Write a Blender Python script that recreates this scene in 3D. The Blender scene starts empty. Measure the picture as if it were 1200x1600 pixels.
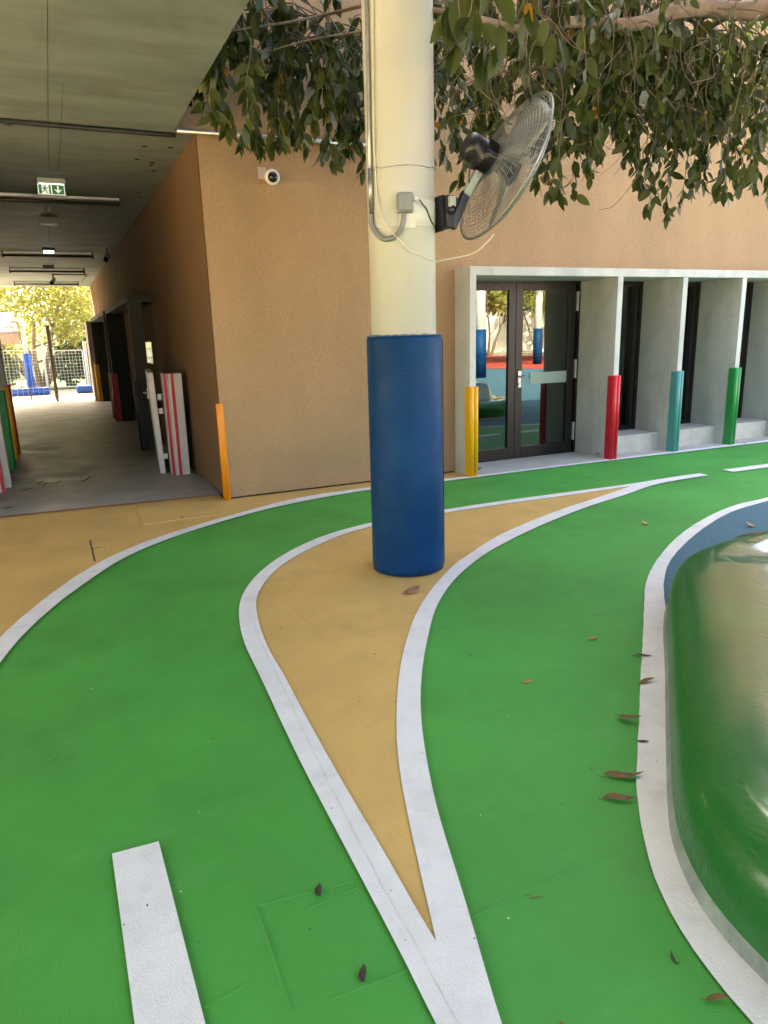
import bpy, bmesh, math, random
from mathutils import Vector, Matrix
from math import sin, cos, pi, radians as R_

sc = bpy.context.scene
COL = sc.collection
rnd = random.Random(11)

# ------------------------------------------------------------------ camera
cam_d = bpy.data.cameras.new('camera')
cam = bpy.data.objects.new('camera', cam_d); COL.objects.link(cam)
cam_d.sensor_fit = 'VERTICAL'; cam_d.sensor_height = 36.0
cam_d.lens = 1101.44 / 1600 * 36.0
cam_d.clip_start = 0.05; cam_d.clip_end = 500
PITCH, ROLL, YAW = R_(14.07), R_(1.6435), R_(24.4025)
fw = Vector((sin(YAW)*cos(PITCH), cos(YAW)*cos(PITCH), -sin(PITCH)))
r0 = Vector((cos(YAW), -sin(YAW), 0)); u0 = r0.cross(fw)
rt = cos(ROLL)*r0 - sin(ROLL)*u0; up = rt.cross(fw)
m = Matrix((rt, up, -fw)).transposed().to_4x4(); m.translation = (0, 0, 1.5)
cam.matrix_world = m
sc.camera = cam

# ------------------------------------------------------------------ world, sun, exposure
SUN_DIR = Vector((-0.14, 0.70, 0.69)).normalized()      # towards the sun
w = bpy.data.worlds.new('World'); sc.world = w; w.use_nodes = True
nt = w.node_tree; nt.nodes.clear()
sky = nt.nodes.new('ShaderNodeTexSky'); sky.sky_type = 'NISHITA'; sky.sun_disc = False
sky.sun_elevation = math.asin(SUN_DIR.z); sky.sun_rotation = math.atan2(SUN_DIR.x, SUN_DIR.y) % (2*pi)
sky.dust_density = 6.0; sky.air_density = 0.8; sky.ozone_density = 1.0
bg = nt.nodes.new('ShaderNodeBackground'); bg.inputs['Strength'].default_value = 0.15
wo = nt.nodes.new('ShaderNodeOutputWorld')
nt.links.new(sky.outputs[0], bg.inputs[0]); nt.links.new(bg.outputs[0], wo.inputs[0])
sd = bpy.data.lights.new('sun', 'SUN'); sd.energy = 4.5; sd.angle = R_(0.53); sd.color = (1.0, 0.93, 0.82)
so = bpy.data.objects.new('sun', sd); COL.objects.link(so)
so.rotation_euler = SUN_DIR.to_track_quat('Z', 'Y').to_euler(); so.location = (-20, -6, 18)
sc.view_settings.view_transform = 'Standard'; sc.view_settings.look = 'None'
sc.view_settings.gamma = 1.0; sc.view_settings.use_curve_mapping = False
sc.view_settings.exposure = 3.36
sc.view_settings.use_white_balance = True
sc.view_settings.white_balance_temperature = 7600; sc.view_settings.white_balance_tint = 8
sc.render.engine = 'CYCLES'
cy = sc.cycles
cy.use_denoising = True
try: cy.denoiser = 'OPENIMAGEDENOISE'
except Exception: pass
cy.max_bounces = 10; cy.diffuse_bounces = 6; cy.glossy_bounces = 4; cy.transmission_bounces = 6; cy.transparent_max_bounces = 12
cy.sample_clamp_indirect = 6.0; cy.caustics_reflective = False; cy.caustics_refractive = False

# ------------------------------------------------------------------ materials
def mat(name, col, rough=0.6, metal=0.0, var=0.0, vscale=3.0, bump=0.0, bscale=80.0, spec=0.5, coat=0.0,
        col2=None, stretch=(1,1,1), dirt=None, dscale=6.0, damt=0.5, emit=None, bstretch=(1,1,1), rvar=0.0, bdist=0.01, wear=None, wscale=20.0, wamt=0.4, wstretch=(1,1,1), wpos=(0.58,0.70), cior=2.4):
    M = bpy.data.materials.new(name); M.use_nodes = True
    t = M.node_tree; N = t.nodes; L = t.links; b = N['Principled BSDF']
    b.inputs['Roughness'].default_value = rough; b.inputs['Metallic'].default_value = metal
    b.inputs['Specular IOR Level'].default_value = spec
    if coat: b.inputs['Coat Weight'].default_value = coat; b.inputs['Coat IOR'].default_value = cior; b.inputs['Coat Roughness'].default_value = 0.11
    tc = N.new('ShaderNodeTexCoord')
    def noise(scale, st, det=5.0, rg=0.55):
        mp = N.new('ShaderNodeMapping'); mp.inputs['Scale'].default_value = st
        L.new(tc.outputs['Object'], mp.inputs[0])
        n = N.new('ShaderNodeTexNoise'); n.inputs['Scale'].default_value = scale
        n.inputs['Detail'].default_value = det; n.inputs['Roughness'].default_value = rg
        L.new(mp.outputs[0], n.inputs['Vector']); return n
    c = tuple(col)+(1,)
    b.inputs['Base Color'].default_value = c
    out = None
    if var or col2:
        n = noise(vscale, stretch)
        rp = N.new('ShaderNodeValToRGB'); e = rp.color_ramp.elements
        e[0].position = 0.3; e[1].position = 0.7
        if col2: e[0].color = tuple(col2)+(1,); e[1].color = c
        else:
            e[0].color = tuple(max(0, x*(1-var)) for x in col)+(1,); e[1].color = tuple(min(1, x*(1+var)) for x in col)+(1,)
        L.new(n.outputs['Fac'], rp.inputs[0]); out = rp.outputs[0]
    if dirt:
        n = noise(dscale, (1,1,1), 8.0, 0.65)
        rp = N.new('ShaderNodeValToRGB'); rp.color_ramp.elements[0].position = 0.52; rp.color_ramp.elements[1].position = 0.75
        rp.color_ramp.elements[1].color = (damt,)*3+(1,); rp.color_ramp.elements[0].color = (0,0,0,1)
        L.new(n.outputs['Fac'], rp.inputs[0])
        mx = N.new('ShaderNodeMix'); mx.data_type = 'RGBA'
        L.new(rp.outputs[0], mx.inputs[0])
        if out: L.new(out, mx.inputs[6])
        else: mx.inputs[6].default_value = c
        mx.inputs[7].default_value = tuple(dirt)+(1,); out = mx.outputs[2]
    if wear:
        n = noise(wscale, wstretch, 9.0, 0.7)
        rp = N.new('ShaderNodeValToRGB'); rp.color_ramp.elements[0].position = wpos[0]; rp.color_ramp.elements[1].position = wpos[1]
        rp.color_ramp.elements[0].color = (0,0,0,1); rp.color_ramp.elements[1].color = (wamt,)*3+(1,)
        L.new(n.outputs['Fac'], rp.inputs[0])
        mx = N.new('ShaderNodeMix'); mx.data_type = 'RGBA'; L.new(rp.outputs[0], mx.inputs[0])
        if out: L.new(out, mx.inputs[6])
        else: mx.inputs[6].default_value = c
        mx.inputs[7].default_value = tuple(wear)+(1,); out = mx.outputs[2]
    if out: L.new(out, b.inputs['Base Color'])
    if rvar:
        n = noise(vscale*1.7, stretch); mr = N.new('ShaderNodeMapRange')
        mr.inputs[1].default_value = 0.3; mr.inputs[2].default_value = 0.7
        mr.inputs[3].default_value = max(0.02, rough-rvar); mr.inputs[4].default_value = min(1, rough+rvar)
        L.new(n.outputs['Fac'], mr.inputs[0]); L.new(mr.outputs[0], b.inputs['Roughness'])
    if bump:
        n = noise(bscale, bstretch, 4.0); bp = N.new('ShaderNodeBump')
        bp.inputs['Strength'].default_value = bump; bp.inputs['Distance'].default_value = bdist
        L.new(n.outputs['Fac'], bp.inputs['Height']); L.new(bp.outputs[0], b.inputs['Normal'])
    if emit:
        b.inputs['Emission Color'].default_value = tuple(emit[:3])+(1,); b.inputs['Emission Strength'].default_value = emit[3]
    return M

M_green = mat('green_floor_paint', (0.056,0.315,0.054), 0.58, spec=0.3, var=0.13, vscale=1.1, bump=0.3, bscale=190, dirt=(0.038,0.19,0.034), dscale=1.3, damt=0.5, rvar=0.10, bdist=0.008, wear=(0.12,0.40,0.11), wscale=3.2, wamt=0.38, wstretch=(1.0,2.4,1), wpos=(0.55,0.80))
M_tan = mat('tan_floor_paint', (0.62,0.395,0.135), 0.6, spec=0.25, var=0.11, vscale=1.8, bump=0.5, bscale=120, dirt=(0.37,0.25,0.10), dscale=2.2, damt=0.5, bdist=0.008, wear=(0.30,0.21,0.10), wscale=7, wamt=0.5, wstretch=(1,3,1), wpos=(0.62,0.78))
M_white = mat('white_line_paint', (0.76,0.75,0.75), 0.6, var=0.06, vscale=5, bump=0.5, bscale=140, dirt=(0.50,0.48,0.46), dscale=7, damt=0.5, bdist=0.008, wear=(0.33,0.33,0.33), wscale=26, wamt=0.55, wstretch=(1,2.2,1), wpos=(0.66,0.80))
M_blue_rub = mat('blue_rubber_ground', (0.045,0.135,0.19), 0.75, var=0.25, vscale=90, bump=0.5, bscale=160)
M_red_rub = mat('red_rubber_ground', (0.42,0.06,0.035), 0.75, var=0.15, vscale=40, bump=0.4, bscale=160)
M_sand = mat('pale_ground', (0.42,0.36,0.27), 0.9, var=0.15, vscale=1.2, bump=0.4, bscale=50)
M_grass = mat('lawn_green', (0.13,0.20,0.035), 0.9, var=0.35, vscale=9, bump=0.8, bscale=60)
M_cfloor = mat('worn_concrete_floor', (0.33,0.31,0.29), 0.5, var=0.16, vscale=1.6, bump=0.2, bscale=60, dirt=(0.43,0.41,0.385), dscale=4, damt=0.6, rvar=0.14)
M_stucco = mat('tan_stucco', (0.405,0.262,0.138), 0.92, var=0.13, vscale=1.1, stretch=(1.2,1.2,0.4), bump=1.0, bscale=70, dirt=(0.29,0.172,0.085), dscale=46, damt=0.7, bdist=0.02, wear=(0.60,0.41,0.235), wscale=75, wamt=0.65, wpos=(0.53,0.72))
M_conc = mat('fair_faced_concrete', (0.48,0.50,0.465), 0.7, var=0.16, vscale=3.5, bump=0.15, bscale=60, dirt=(0.34,0.355,0.33), dscale=7, damt=0.6, stretch=(1,1,0.35))
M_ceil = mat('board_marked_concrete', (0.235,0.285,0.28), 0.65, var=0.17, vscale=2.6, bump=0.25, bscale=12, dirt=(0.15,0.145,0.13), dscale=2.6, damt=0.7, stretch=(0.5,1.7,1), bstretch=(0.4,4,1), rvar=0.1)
M_step = mat('pale_concrete_sill', (0.47,0.45,0.41), 0.8, var=0.12, vscale=5, bump=0.2, bscale=70, dirt=(0.30,0.28,0.25), dscale=8, damt=0.5)
M_cream = mat('cream_column_paint', (0.55,0.56,0.485), 0.38, var=0.04, vscale=2.5, bump=0.08, bscale=30, dirt=(0.52,0.51,0.42), dscale=3.0, damt=0.3)
M_plate = mat('pale_plate', (0.74,0.75,0.64), 0.35, var=0.03, vscale=4)
M_pad = mat('blue_vinyl_pad', (0.0015,0.040,0.125), 0.5, spec=0.13, var=0.32, vscale=1.6, bump=0.45, bscale=6, dirt=(0.010,0.072,0.135), dscale=2.4, damt=0.7, rvar=0.12, bstretch=(1,1,2.2), bdist=0.012, wear=(0.06,0.12,0.18), wscale=7, wamt=0.5, wstretch=(1,1,6), wpos=(0.60,0.80))
M_padedge = mat('worn_pad_edge', (0.50,0.53,0.52), 0.8, col2=(0.03,0.06,0.12), vscale=32)
M_galv = mat('galvanised_metal', (0.42,0.43,0.42), 0.38, metal=0.9, var=0.15, vscale=20)
M_steel = mat('fan_wire_steel', (0.30,0.32,0.305), 0.33, metal=0.85)
M_blade = mat('fan_blade_grey', (0.20,0.22,0.215), 0.4, metal=0.3)
M_black = mat('black_plastic', (0.012,0.012,0.013), 0.3, var=0.2, vscale=15)
M_grey = mat('grey_plastic', (0.23,0.25,0.25), 0.4, var=0.06, vscale=12)
M_greymetal = mat('grey_bracket', (0.42,0.46,0.43), 0.4, var=0.08, vscale=12)
M_creamcable = mat('cream_cable', (0.66,0.63,0.46), 0.5)
M_whitepl = mat('white_plastic', (0.75,0.75,0.72), 0.35)
M_darkglass = mat('dark_dome', (0.01,0.01,0.012), 0.08)
M_brownmet = mat('dark_brown_frame', (0.014,0.0105,0.0095), 0.36, var=0.1, vscale=9, spec=0.35)
M_hinge = mat('pale_hinge', (0.62,0.62,0.60), 0.35, metal=0.4)
M_room = mat('room_wall', (0.34,0.36,0.35), 0.8, var=0.05, vscale=2)
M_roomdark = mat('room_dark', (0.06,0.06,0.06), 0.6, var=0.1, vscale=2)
M_frost = mat('frosted_strip', (0.26,0.36,0.31), 0.35)
M_shadewall = mat('shaded_passage_stucco', (0.15,0.082,0.032), 0.9, var=0.10, vscale=1.6, bump=1.0, bscale=95, bdist=0.012)  # wall stucco darkened in its colour to stand in for the passage shade
M_orange = mat('orange_guard', (0.80,0.27,0.012), 0.4, var=0.05, vscale=5)
M_yellow = mat('yellow_guard', (0.80,0.42,0.012), 0.38, var=0.05, vscale=5)
M_redg = mat('red_guard', (0.62,0.012,0.030), 0.36, var=0.06, vscale=5)
M_teal = mat('teal_guard', (0.06,0.29,0.28), 0.38, var=0.06, vscale=5)
M_greeng = mat('green_guard', (0.010,0.25,0.055), 0.36, var=0.06, vscale=5)
M_blackg = mat('black_guard', (0.015,0.016,0.02), 0.3, var=0.06, vscale=5)
M_mound = mat('green_gloss_coat', (0.006,0.120,0.018), 0.42, spec=0.3, var=0.16, vscale=2.4, bump=0.6, bscale=26, coat=1.0, bstretch=(2.4,0.7,1.0), bdist=0.008, wear=(0.03,0.24,0.07), wscale=40, wamt=0.4, wstretch=(2,.6,1), wpos=(0.6,0.75))
M_skirt = mat('dirty_skirt', (0.20,0.24,0.20), 0.6, var=0.25, vscale=10, dirt=(0.07,0.10,0.07), dscale=13, damt=0.85, bump=0.4, bscale=60)
M_board = mat('white_board', (0.62,0.60,0.57), 0.5, var=0.06, vscale=6, dirt=(0.42,0.37,0.33), dscale=8, damt=0.4)
M_redpaint = mat('red_edge_paint', (0.55,0.018,0.045), 0.45, var=0.1, vscale=9)
M_signgreen = mat('sign_green', (0.0,0.13,0.06), 0.4, emit=(0.0,0.16,0.08,0.05))
M_signwhite = mat('sign_white', (0.85,0.88,0.85), 0.4, emit=(0.85,0.95,0.9,0.05))
M_led = mat('led_glow', (0.9,0.95,1.0), 0.4, emit=(0.85,0.93,1.0,0.5))
M_tube = mat('lamp_tube_dark', (0.05,0.05,0.045), 0.35, metal=0.2)
M_dark = mat('dark_fixture', (0.025,0.025,0.025), 0.4)
M_hole = mat('hole_black', (0.012,0.010,0.010), 0.9)
M_bark = mat('bark', (0.25,0.19,0.145), 0.85, var=0.28, vscale=9, bump=0.8, bscale=30, stretch=(1,1,1))
M_twig = mat('twig_bark', (0.17,0.130,0.085), 0.85, var=0.3, vscale=15)
M_mirror = mat('polished_plate', (0.8,0.8,0.8), 0.06, metal=1.0)
M_bluepad = mat('bright_blue_pad', (0.02,0.13,0.62), 0.45, var=0.08, vscale=5)
M_whitemet = mat('white_metal', (0.72,0.72,0.70), 0.45)
M_post = mat('post_taupe', (0.25,0.20,0.175), 0.6, var=0.1, vscale=7)
M_canvas = mat('pale_canvas', (0.42,0.33,0.28), 0.9, var=0.05, vscale=4)
M_wallwhite = mat('white_render', (0.74,0.72,0.68), 0.85, var=0.06, vscale=2)
M_tannin = mat('pale_panel', (0.50,0.41,0.36), 0.7, var=0.05, vscale=3)
M_red_line = mat('red_edge_line', (0.33,0.05,0.04), 0.7, var=0.2, vscale=30)
M_seamgrey = mat('grey_joint_line', (0.62,0.62,0.62), 0.8, var=0.2, vscale=20)

def leafmat(name, c, c2, trans=0.35, rough=0.32):
    M = bpy.data.materials.new(name); M.use_nodes = True
    t = M.node_tree; N = t.nodes; L = t.links; b = N['Principled BSDF']; o = N['Material Output']
    tc = N.new('ShaderNodeNewGeometry')
    rp = N.new('ShaderNodeValToRGB'); rp.color_ramp.elements[0].color = tuple(c)+(1,); rp.color_ramp.elements[1].color = tuple(c2)+(1,)
    L.new(tc.outputs['Random Per Island'], rp.inputs[0])
    oi = N.new('ShaderNodeObjectInfo'); ad = N.new('ShaderNodeMath'); ad.operation = 'ADD'; fr = N.new('ShaderNodeMath'); fr.operation = 'FRACT'
    L.new(tc.outputs['Random Per Island'], ad.inputs[0]); L.new(oi.outputs['Random'], ad.inputs[1]); L.new(ad.outputs[0], fr.inputs[0]); L.new(fr.outputs[0], rp.inputs[0])
    b.inputs['Roughness'].default_value = rough; b.inputs['Specular IOR Level'].default_value = 0.33
    L.new(rp.outputs[0], b.inputs['Base Color'])
    tr = N.new('ShaderNodeBsdfTranslucent'); L.new(rp.outputs[0], tr.inputs[0])
    ms = N.new('ShaderNodeMixShader'); ms.inputs[0].default_value = trans
    L.new(b.outputs[0], ms.inputs[1]); L.new(tr.outputs[0], ms.inputs[2]); L.new(ms.outputs[0], o.inputs[0])
    return M
M_leaf = leafmat('ficus_leaf', (0.025,0.045,0.010), (0.090,0.114,0.026), 0.34, 0.42)
M_leaf_grey = leafmat('ficus_leaf_grey_back', (0.075,0.105,0.065), (0.15,0.18,0.145), 0.2, 0.4)
M_leaf_yel = leafmat('old_yellow_leaf', (0.34,0.17,0.012), (0.42,0.22,0.02), 0.3, 0.5)
M_gleaf = leafmat('sunlit_garden_leaf', (0.26,0.28,0.07), (0.50,0.47,0.16), 0.5, 0.5)
M_hleaf = leafmat('hedge_leaf', (0.05,0.11,0.02), (0.12,0.19,0.035), 0.35, 0.5)
M_dead = mat('dry_leaf_brown', (0.165,0.088,0.033), 0.65, var=0.5, vscale=25)
M_dead2 = mat('dry_leaf_dark', (0.055,0.038,0.025), 0.6, var=0.4, vscale=30)
M_dead3 = mat('dry_leaf_orange', (0.34,0.165,0.10), 0.65, var=0.4, vscale=25)
M_dead4 = mat('dry_leaf_yellow', (0.36,0.24,0.06), 0.65, var=0.45, vscale=25)

def glassmat():
    M = bpy.data.materials.new('solar_glass'); M.use_nodes = True
    t = M.node_tree; N = t.nodes; L = t.links; N.clear()
    o = N.new('ShaderNodeOutputMaterial'); g = N.new('ShaderNodeBsdfGlossy'); g.inputs['Roughness'].default_value = 0.0
    g.inputs['Color'].default_value = (0.86,0.97,0.93,1)
    tr = N.new('ShaderNodeBsdfTransparent'); tr.inputs['Color'].default_value = (0.45,0.52,0.50,1)
    fr = N.new('ShaderNodeFresnel'); fr.inputs['IOR'].default_value = 2.15
    ms = N.new('ShaderNodeMixShader'); L.new(fr.outputs[0], ms.inputs[0])
    L.new(tr.outputs[0], ms.inputs[1]); L.new(g.outputs[0], ms.inputs[2]); L.new(ms.outputs[0], o.inputs[0])
    return M
M_glass = glassmat()

# ------------------------------------------------------------------ geometry helpers
class MB:
    def __init__(s): s.v = []; s.f = []; s.sm = []
    def add(s, vs, fs, smooth=False):
        o = len(s.v); s.v += [tuple(x) for x in vs]; s.f += [tuple(i+o for i in f) for f in fs]; s.sm += [smooth]*len(fs); return s
    def box(s, x0, x1, y0, y1, z0, z1):
        vs = [(x0,y0,z0),(x1,y0,z0),(x1,y1,z0),(x0,y1,z0),(x0,y0,z1),(x1,y0,z1),(x1,y1,z1),(x0,y1,z1)]
        return s.add(vs, [(0,3,2,1),(4,5,6,7),(0,1,5,4),(1,2,6,5),(2,3,7,6),(3,0,4,7)])
    def obox(s, M, sx, sy, sz):
        vs = [M @ Vector((x*sx/2, y*sy/2, z*sz/2)) for z in (-1,1) for x, y in ((-1,-1),(1,-1),(1,1),(-1,1))]
        return s.add(vs, [(0,3,2,1),(4,5,6,7),(0,1,5,4),(1,2,6,5),(2,3,7,6),(3,0,4,7)])
    def tube(s, pts, r, n=8, cap=True, smooth=True):
        pts = [Vector(p) for p in pts]; rs = r if isinstance(r, (list, tuple)) else [r]*len(pts)
        t0 = (pts[1]-pts[0]).normalized()
        a = t0.orthogonal().normalized(); vs = []; fs = []
        for i, p in enumerate(pts):
            t = (pts[min(i+1, len(pts)-1)]-pts[max(i-1, 0)])
            if t.length < 1e-9: t = t0
            t.normalize(); a = (a - t*a.dot(t))
            if a.length < 1e-6: a = t.orthogonal()
            a.normalize(); b = t.cross(a)
            vs += [p + (a*cos(2*pi*k/n) + b*sin(2*pi*k/n))*rs[i] for k in range(n)]
        for i in range(len(pts)-1):
            fs += [(i*n+k, i*n+(k+1)%n, (i+1)*n+(k+1)%n, (i+1)*n+k) for k in range(n)]
        s.add(vs, fs, smooth)
        if cap:
            o = len(s.v)-len(vs); e = (len(pts)-1)*n
            s.f += [tuple(o+k for k in reversed(range(n))), tuple(o+e+k for k in range(n))]; s.sm += [False]*2
        return s
    def lathe(s, prof, n=32, M=None, cap=True, smooth=True, a0=0.0, a1=2*pi):
        M = M or Matrix(); full = abs(a1-a0-2*pi) < 1e-6; c = n if full else n+1
        vs = [M @ Vector((r*cos(a0+(a1-a0)*k/n), r*sin(a0+(a1-a0)*k/n), z)) for r, z in prof for k in range(c)]
        fs = []
        for i in range(len(prof)-1):
            for k in range(n):
                k2 = (k+1) % c
                fs.append((i*c+k, i*c+k2, (i+1)*c+k2, (i+1)*c+k))
        s.add(vs, fs, smooth)
        if cap and full:
            o = len(s.v)-len(vs); e = (len(prof)-1)*c
            s.f += [tuple(o+k for k in reversed(range(c))), tuple(o+e+k for k in range(c))]; s.sm += [False]*2
        return s
    def build(s, name, m, parent=None, bevel=0.0, origin=None):
        me = bpy.data.meshes.new(name); vs = s.v
        if origin is not None: vs = [(v[0]-origin[0], v[1]-origin[1], v[2]-origin[2]) for v in vs]
        me.from_pydata(vs, [], s.f); me.polygons.foreach_set('use_smooth', s.sm); me.update()
        return link(name, me, m, parent, bevel, origin)

def wpos(o):
    p = Vector(o.location)
    while o.parent: o = o.parent; p += o.location
    return p
def link(name, me, m, parent=None, bevel=0.0, origin=None):
    if m and not me.materials: me.materials.append(m)
    o = bpy.data.objects.new(name, me); COL.objects.link(o)
    if origin is not None: o.location = origin
    if parent:
        o.parent = parent; o.location = Vector(o.location) - wpos(parent)
    if bevel:
        b = o.modifiers.new('edge', 'BEVEL'); b.width = bevel; b.segments = 2; b.limit_method = 'ANGLE'; b.angle_limit = R_(40)
    return o
def tag(o, label=None, cat=None, group=None, kind=None):
    if label: o['label'] = label
    if cat: o['category'] = cat
    if group: o['group'] = group
    if kind: o['kind'] = kind
    return o
def thing(name, label, cat, loc=(0,0,0), group=None):
    o = bpy.data.objects.new(name, None); COL.objects.link(o); o.location = loc; o.empty_display_size = 0.1
    return tag(o, label, cat, group)
def box(name, m, parent, b, bevel=0.0): return MB().box(*b).build(name, m, parent, bevel)
def flat(name, pts, z, m, parent=None):
    bm = bmesh.new(); f = bm.faces.new([bm.verts.new((p[0], p[1], z)) for p in pts]); f.normal_update()
    if f.normal.z < 0: f.normal_flip()
    bmesh.ops.triangulate(bm, faces=[f])
    me = bpy.data.meshes.new(name); bm.to_mesh(me); bm.free(); return link(name, me, m, parent)

def smooth_curve(P, n, it=2):
    P = [Vector((p[0], p[1], 0)) for p in P]; dense = []
    Q = [P[0]*2-P[1]] + P + [P[-1]*2-P[-2]]
    for i in range(1, len(Q)-2):
        a, b, c, d = Q[i-1:i+3]
        t0 = 0; t1 = t0 + max(1e-4, (b-a).length**.5); t2 = t1 + max(1e-4, (c-b).length**.5); t3 = t2 + max(1e-4, (d-c).length**.5)
        for k in range(12):
            t = t1 + (t2-t1)*k/12
            A1 = a*((t1-t)/(t1-t0)) + b*((t-t0)/(t1-t0)); A2 = b*((t2-t)/(t2-t1)) + c*((t-t1)/(t2-t1)); A3 = c*((t3-t)/(t3-t2)) + d*((t-t2)/(t3-t2))
            B1 = A1*((t2-t)/(t2-t0)) + A2*((t-t0)/(t2-t0)); B2 = A2*((t3-t)/(t3-t1)) + A3*((t-t1)/(t3-t1))
            dense.append(B1*((t2-t)/(t2-t1)) + B2*((t-t1)/(t2-t1)))
    dense.append(P[-1])
    s = [0]
    for i in range(1, len(dense)): s.append(s[-1] + (dense[i]-dense[i-1]).length)
    out = []; j = 0
    for k in range(n):
        g = s[-1]*k/(n-1)
        while j < len(s)-2 and s[j+1] < g: j += 1
        u = (g-s[j])/max(1e-9, s[j+1]-s[j]); out.append(dense[j].lerp(dense[j+1], min(1, u)))
    for _ in range(it):
        out = [out[0]] + [(out[i-1]+out[i]*2+out[i+1])/4 for i in range(1, n-1)] + [out[-1]]
    return out
def ribbon(name, A, B, z, m, n=160, it=8):
    a = smooth_curve(A, n, it); b = smooth_curve(B, n, it)
    jr = random.Random(5)
    vs = [(p.x+jr.uniform(-.0015,.0015), p.y+jr.uniform(-.0015,.0015), z) for p in a] + [(p.x+jr.uniform(-.0015,.0015), p.y+jr.uniform(-.0015,.0015), z) for p in b]
    fs = [(i, i+1, n+i+1, n+i) for i in range(n-1)]
    me = bpy.data.meshes.new(name); me.from_pydata(vs, [], fs); me.update()
    if me.polygons[len(fs)//2].normal.z < 0: me.flip_normals()
    o = link(name, me, m); tag(o, kind='structure'); return o

# ------------------------------------------------------------------ ground
A_out=[(-0.434,4.003),(-0.341,4.263),(-0.185,4.611),(-0.050,4.877),(0.087,5.104),(0.274,5.326),(0.513,5.564),(0.767,5.735),(1.082,5.924),(1.515,6.154),(1.824,6.314),(2.178,6.406),(2.503,6.431),(2.787,6.442),(3.620,6.398)]
A_in=[(-0.415,3.659),(-0.367,3.847),(-0.303,4.048),(-0.139,4.433),(0.002,4.703),(0.290,5.176),(0.457,5.356),(0.763,5.606),(1.056,5.794),(1.527,6.049),(1.886,6.175),(2.305,6.271),(2.738,6.330),(3.564,6.299)]
B_out=[(0.590,1.108),(0.600,1.249),(0.613,1.601),(0.623,1.875),(0.632,2.126),(0.650,2.455),(0.674,2.804),(0.692,3.116),(0.707,3.337),(0.761,3.663),(0.829,3.919),(0.917,4.117),(1.053,4.348),(1.258,4.602),(1.457,4.785),(1.725,4.974),(2.006,5.094),(2.236,5.157),(2.955,5.226),(3.531,5.242),(4.189,5.225),(5.025,5.195),(5.589,5.223),(6.003,5.218)]
C_out=[(6.000,5.102),(5.250,5.053),(4.646,4.852),(4.081,4.681),(3.481,4.442),(3.049,4.242),(2.616,4.005),(2.398,3.855),(2.180,3.681),(2.043,3.554),(1.793,3.276),(1.620,3.032),(1.416,2.718),(1.270,2.469),(1.152,2.238),(1.048,1.999),(0.939,1.715),(0.915,1.639),(0.845,1.414),(0.790,1.244),(0.723,1.043)]
B_in=[(0.698,1.294),(0.699,1.383),(0.713,1.612),(0.720,1.821),(0.728,2.008),(0.740,2.234),(0.760,2.573),(0.787,2.953),(0.787,3.025),(0.805,3.276),(0.848,3.581),(0.904,3.839),(0.950,3.973),(1.043,4.157),(1.204,4.393),(1.374,4.574),(1.638,4.779),(1.910,4.948),(2.188,5.047),(2.897,5.123),(3.461,5.137),(4.103,5.116),(4.966,5.115)]
C_in=[(4.961,5.111),(4.423,4.918),(3.867,4.735),(3.333,4.519),(2.868,4.292),(2.445,4.006),(2.279,3.891),(2.127,3.753),(1.911,3.543),(1.681,3.283),(1.538,3.092),(1.336,2.786),(1.191,2.532),(1.057,2.270),(0.947,2.021),(0.853,1.765),(0.767,1.506),(0.698,1.294)]
D_out=[(5.623,4.129),(5.214,4.097),(4.649,3.923),(4.121,3.689),(3.649,3.416),(3.288,3.170),(3.063,2.987),(2.663,2.593),(2.162,2.100),(1.775,1.716),(1.585,1.529),(1.495,1.418),(1.358,1.239),(1.294,1.111),(1.247,0.995),(1.226,0.889),(1.214,0.802)]
D_in=[(5.518,4.048),(4.996,3.956),(4.446,3.745),(3.898,3.467),(3.510,3.232),(3.224,2.999),(3.049,2.833),(2.991,2.768),(2.834,2.604),(2.335,2.116),(1.842,1.635),(1.607,1.404),(1.488,1.263),(1.403,1.118),(1.361,0.999),(1.349,0.919),(1.339,0.851)]
A_out = [(-1.9,-2.0),(-1.15,1.0),(-0.66,3.2)] + A_out + [(5.0,6.395),(7.0,6.375),(9.0,6.35),(13,6.3)]
A_in = [(-1.8,-2.0),(-1.05,1.0),(-0.555,3.0)] + A_in + [(4.84,6.305),(5.72,6.295),(6.82,6.265),(7.81,6.25),(9.0,6.23),(13,6.18)]
B_out = [(0.575,0.55)] + B_out
C_out = C_out + [(0.60,0.55)]
D_out = [(13,4.6),(10,4.75),(8.2,4.75),(6.8,4.5)] + D_out + [(1.22,0.3),(1.45,-0.6),(2.1,-1.5)]
D_in = [(13,4.48),(10,4.63),(8.2,4.63),(6.8,4.4)] + D_in + [(1.345,0.35),(1.56,-0.5),(2.2,-1.4)]

tag(flat('ground', [(-120,-120),(120,-120),(120,120),(-120,120)], -0.008, M_sand), kind='structure')
tag(flat('green_track', [(-6,-6),(9,-6),(13.5,-1),(13.5,6.7),(-6,6.7)], 0.0, M_green), kind='structure')
ca = smooth_curve(A_out, 120, 6); cb = smooth_curve(A_in, 120, 6)
mid = [(a+b)/2 for a, b in zip(ca, cb)]
tanp = [(p.x, p.y) for p in mid if p.x < 4.02] + [(4.02, 6.42),(4.02,6.74),(1.34,6.74),(1.34,7.0),(-0.9,7.10),(-6,7.3),(-6,-2)]
tag(flat('tan_paving', tanp, 0.004, M_tan), kind='structure')
isl = [((B_in[0][0]), (B_in[0][1]))]
bi = smooth_curve(B_in, 140, 4); ci = smooth_curve(C_in, 140, 4); bo = smooth_curve(B_out, 140, 4)
co = smooth_curve(C_out, 140, 4)
tag(flat('tan_island', [(p.x,p.y) for p in bi] + [(p.x,p.y) for p in ci[1:-1]], 0.004, M_tan), kind='structure')
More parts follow.
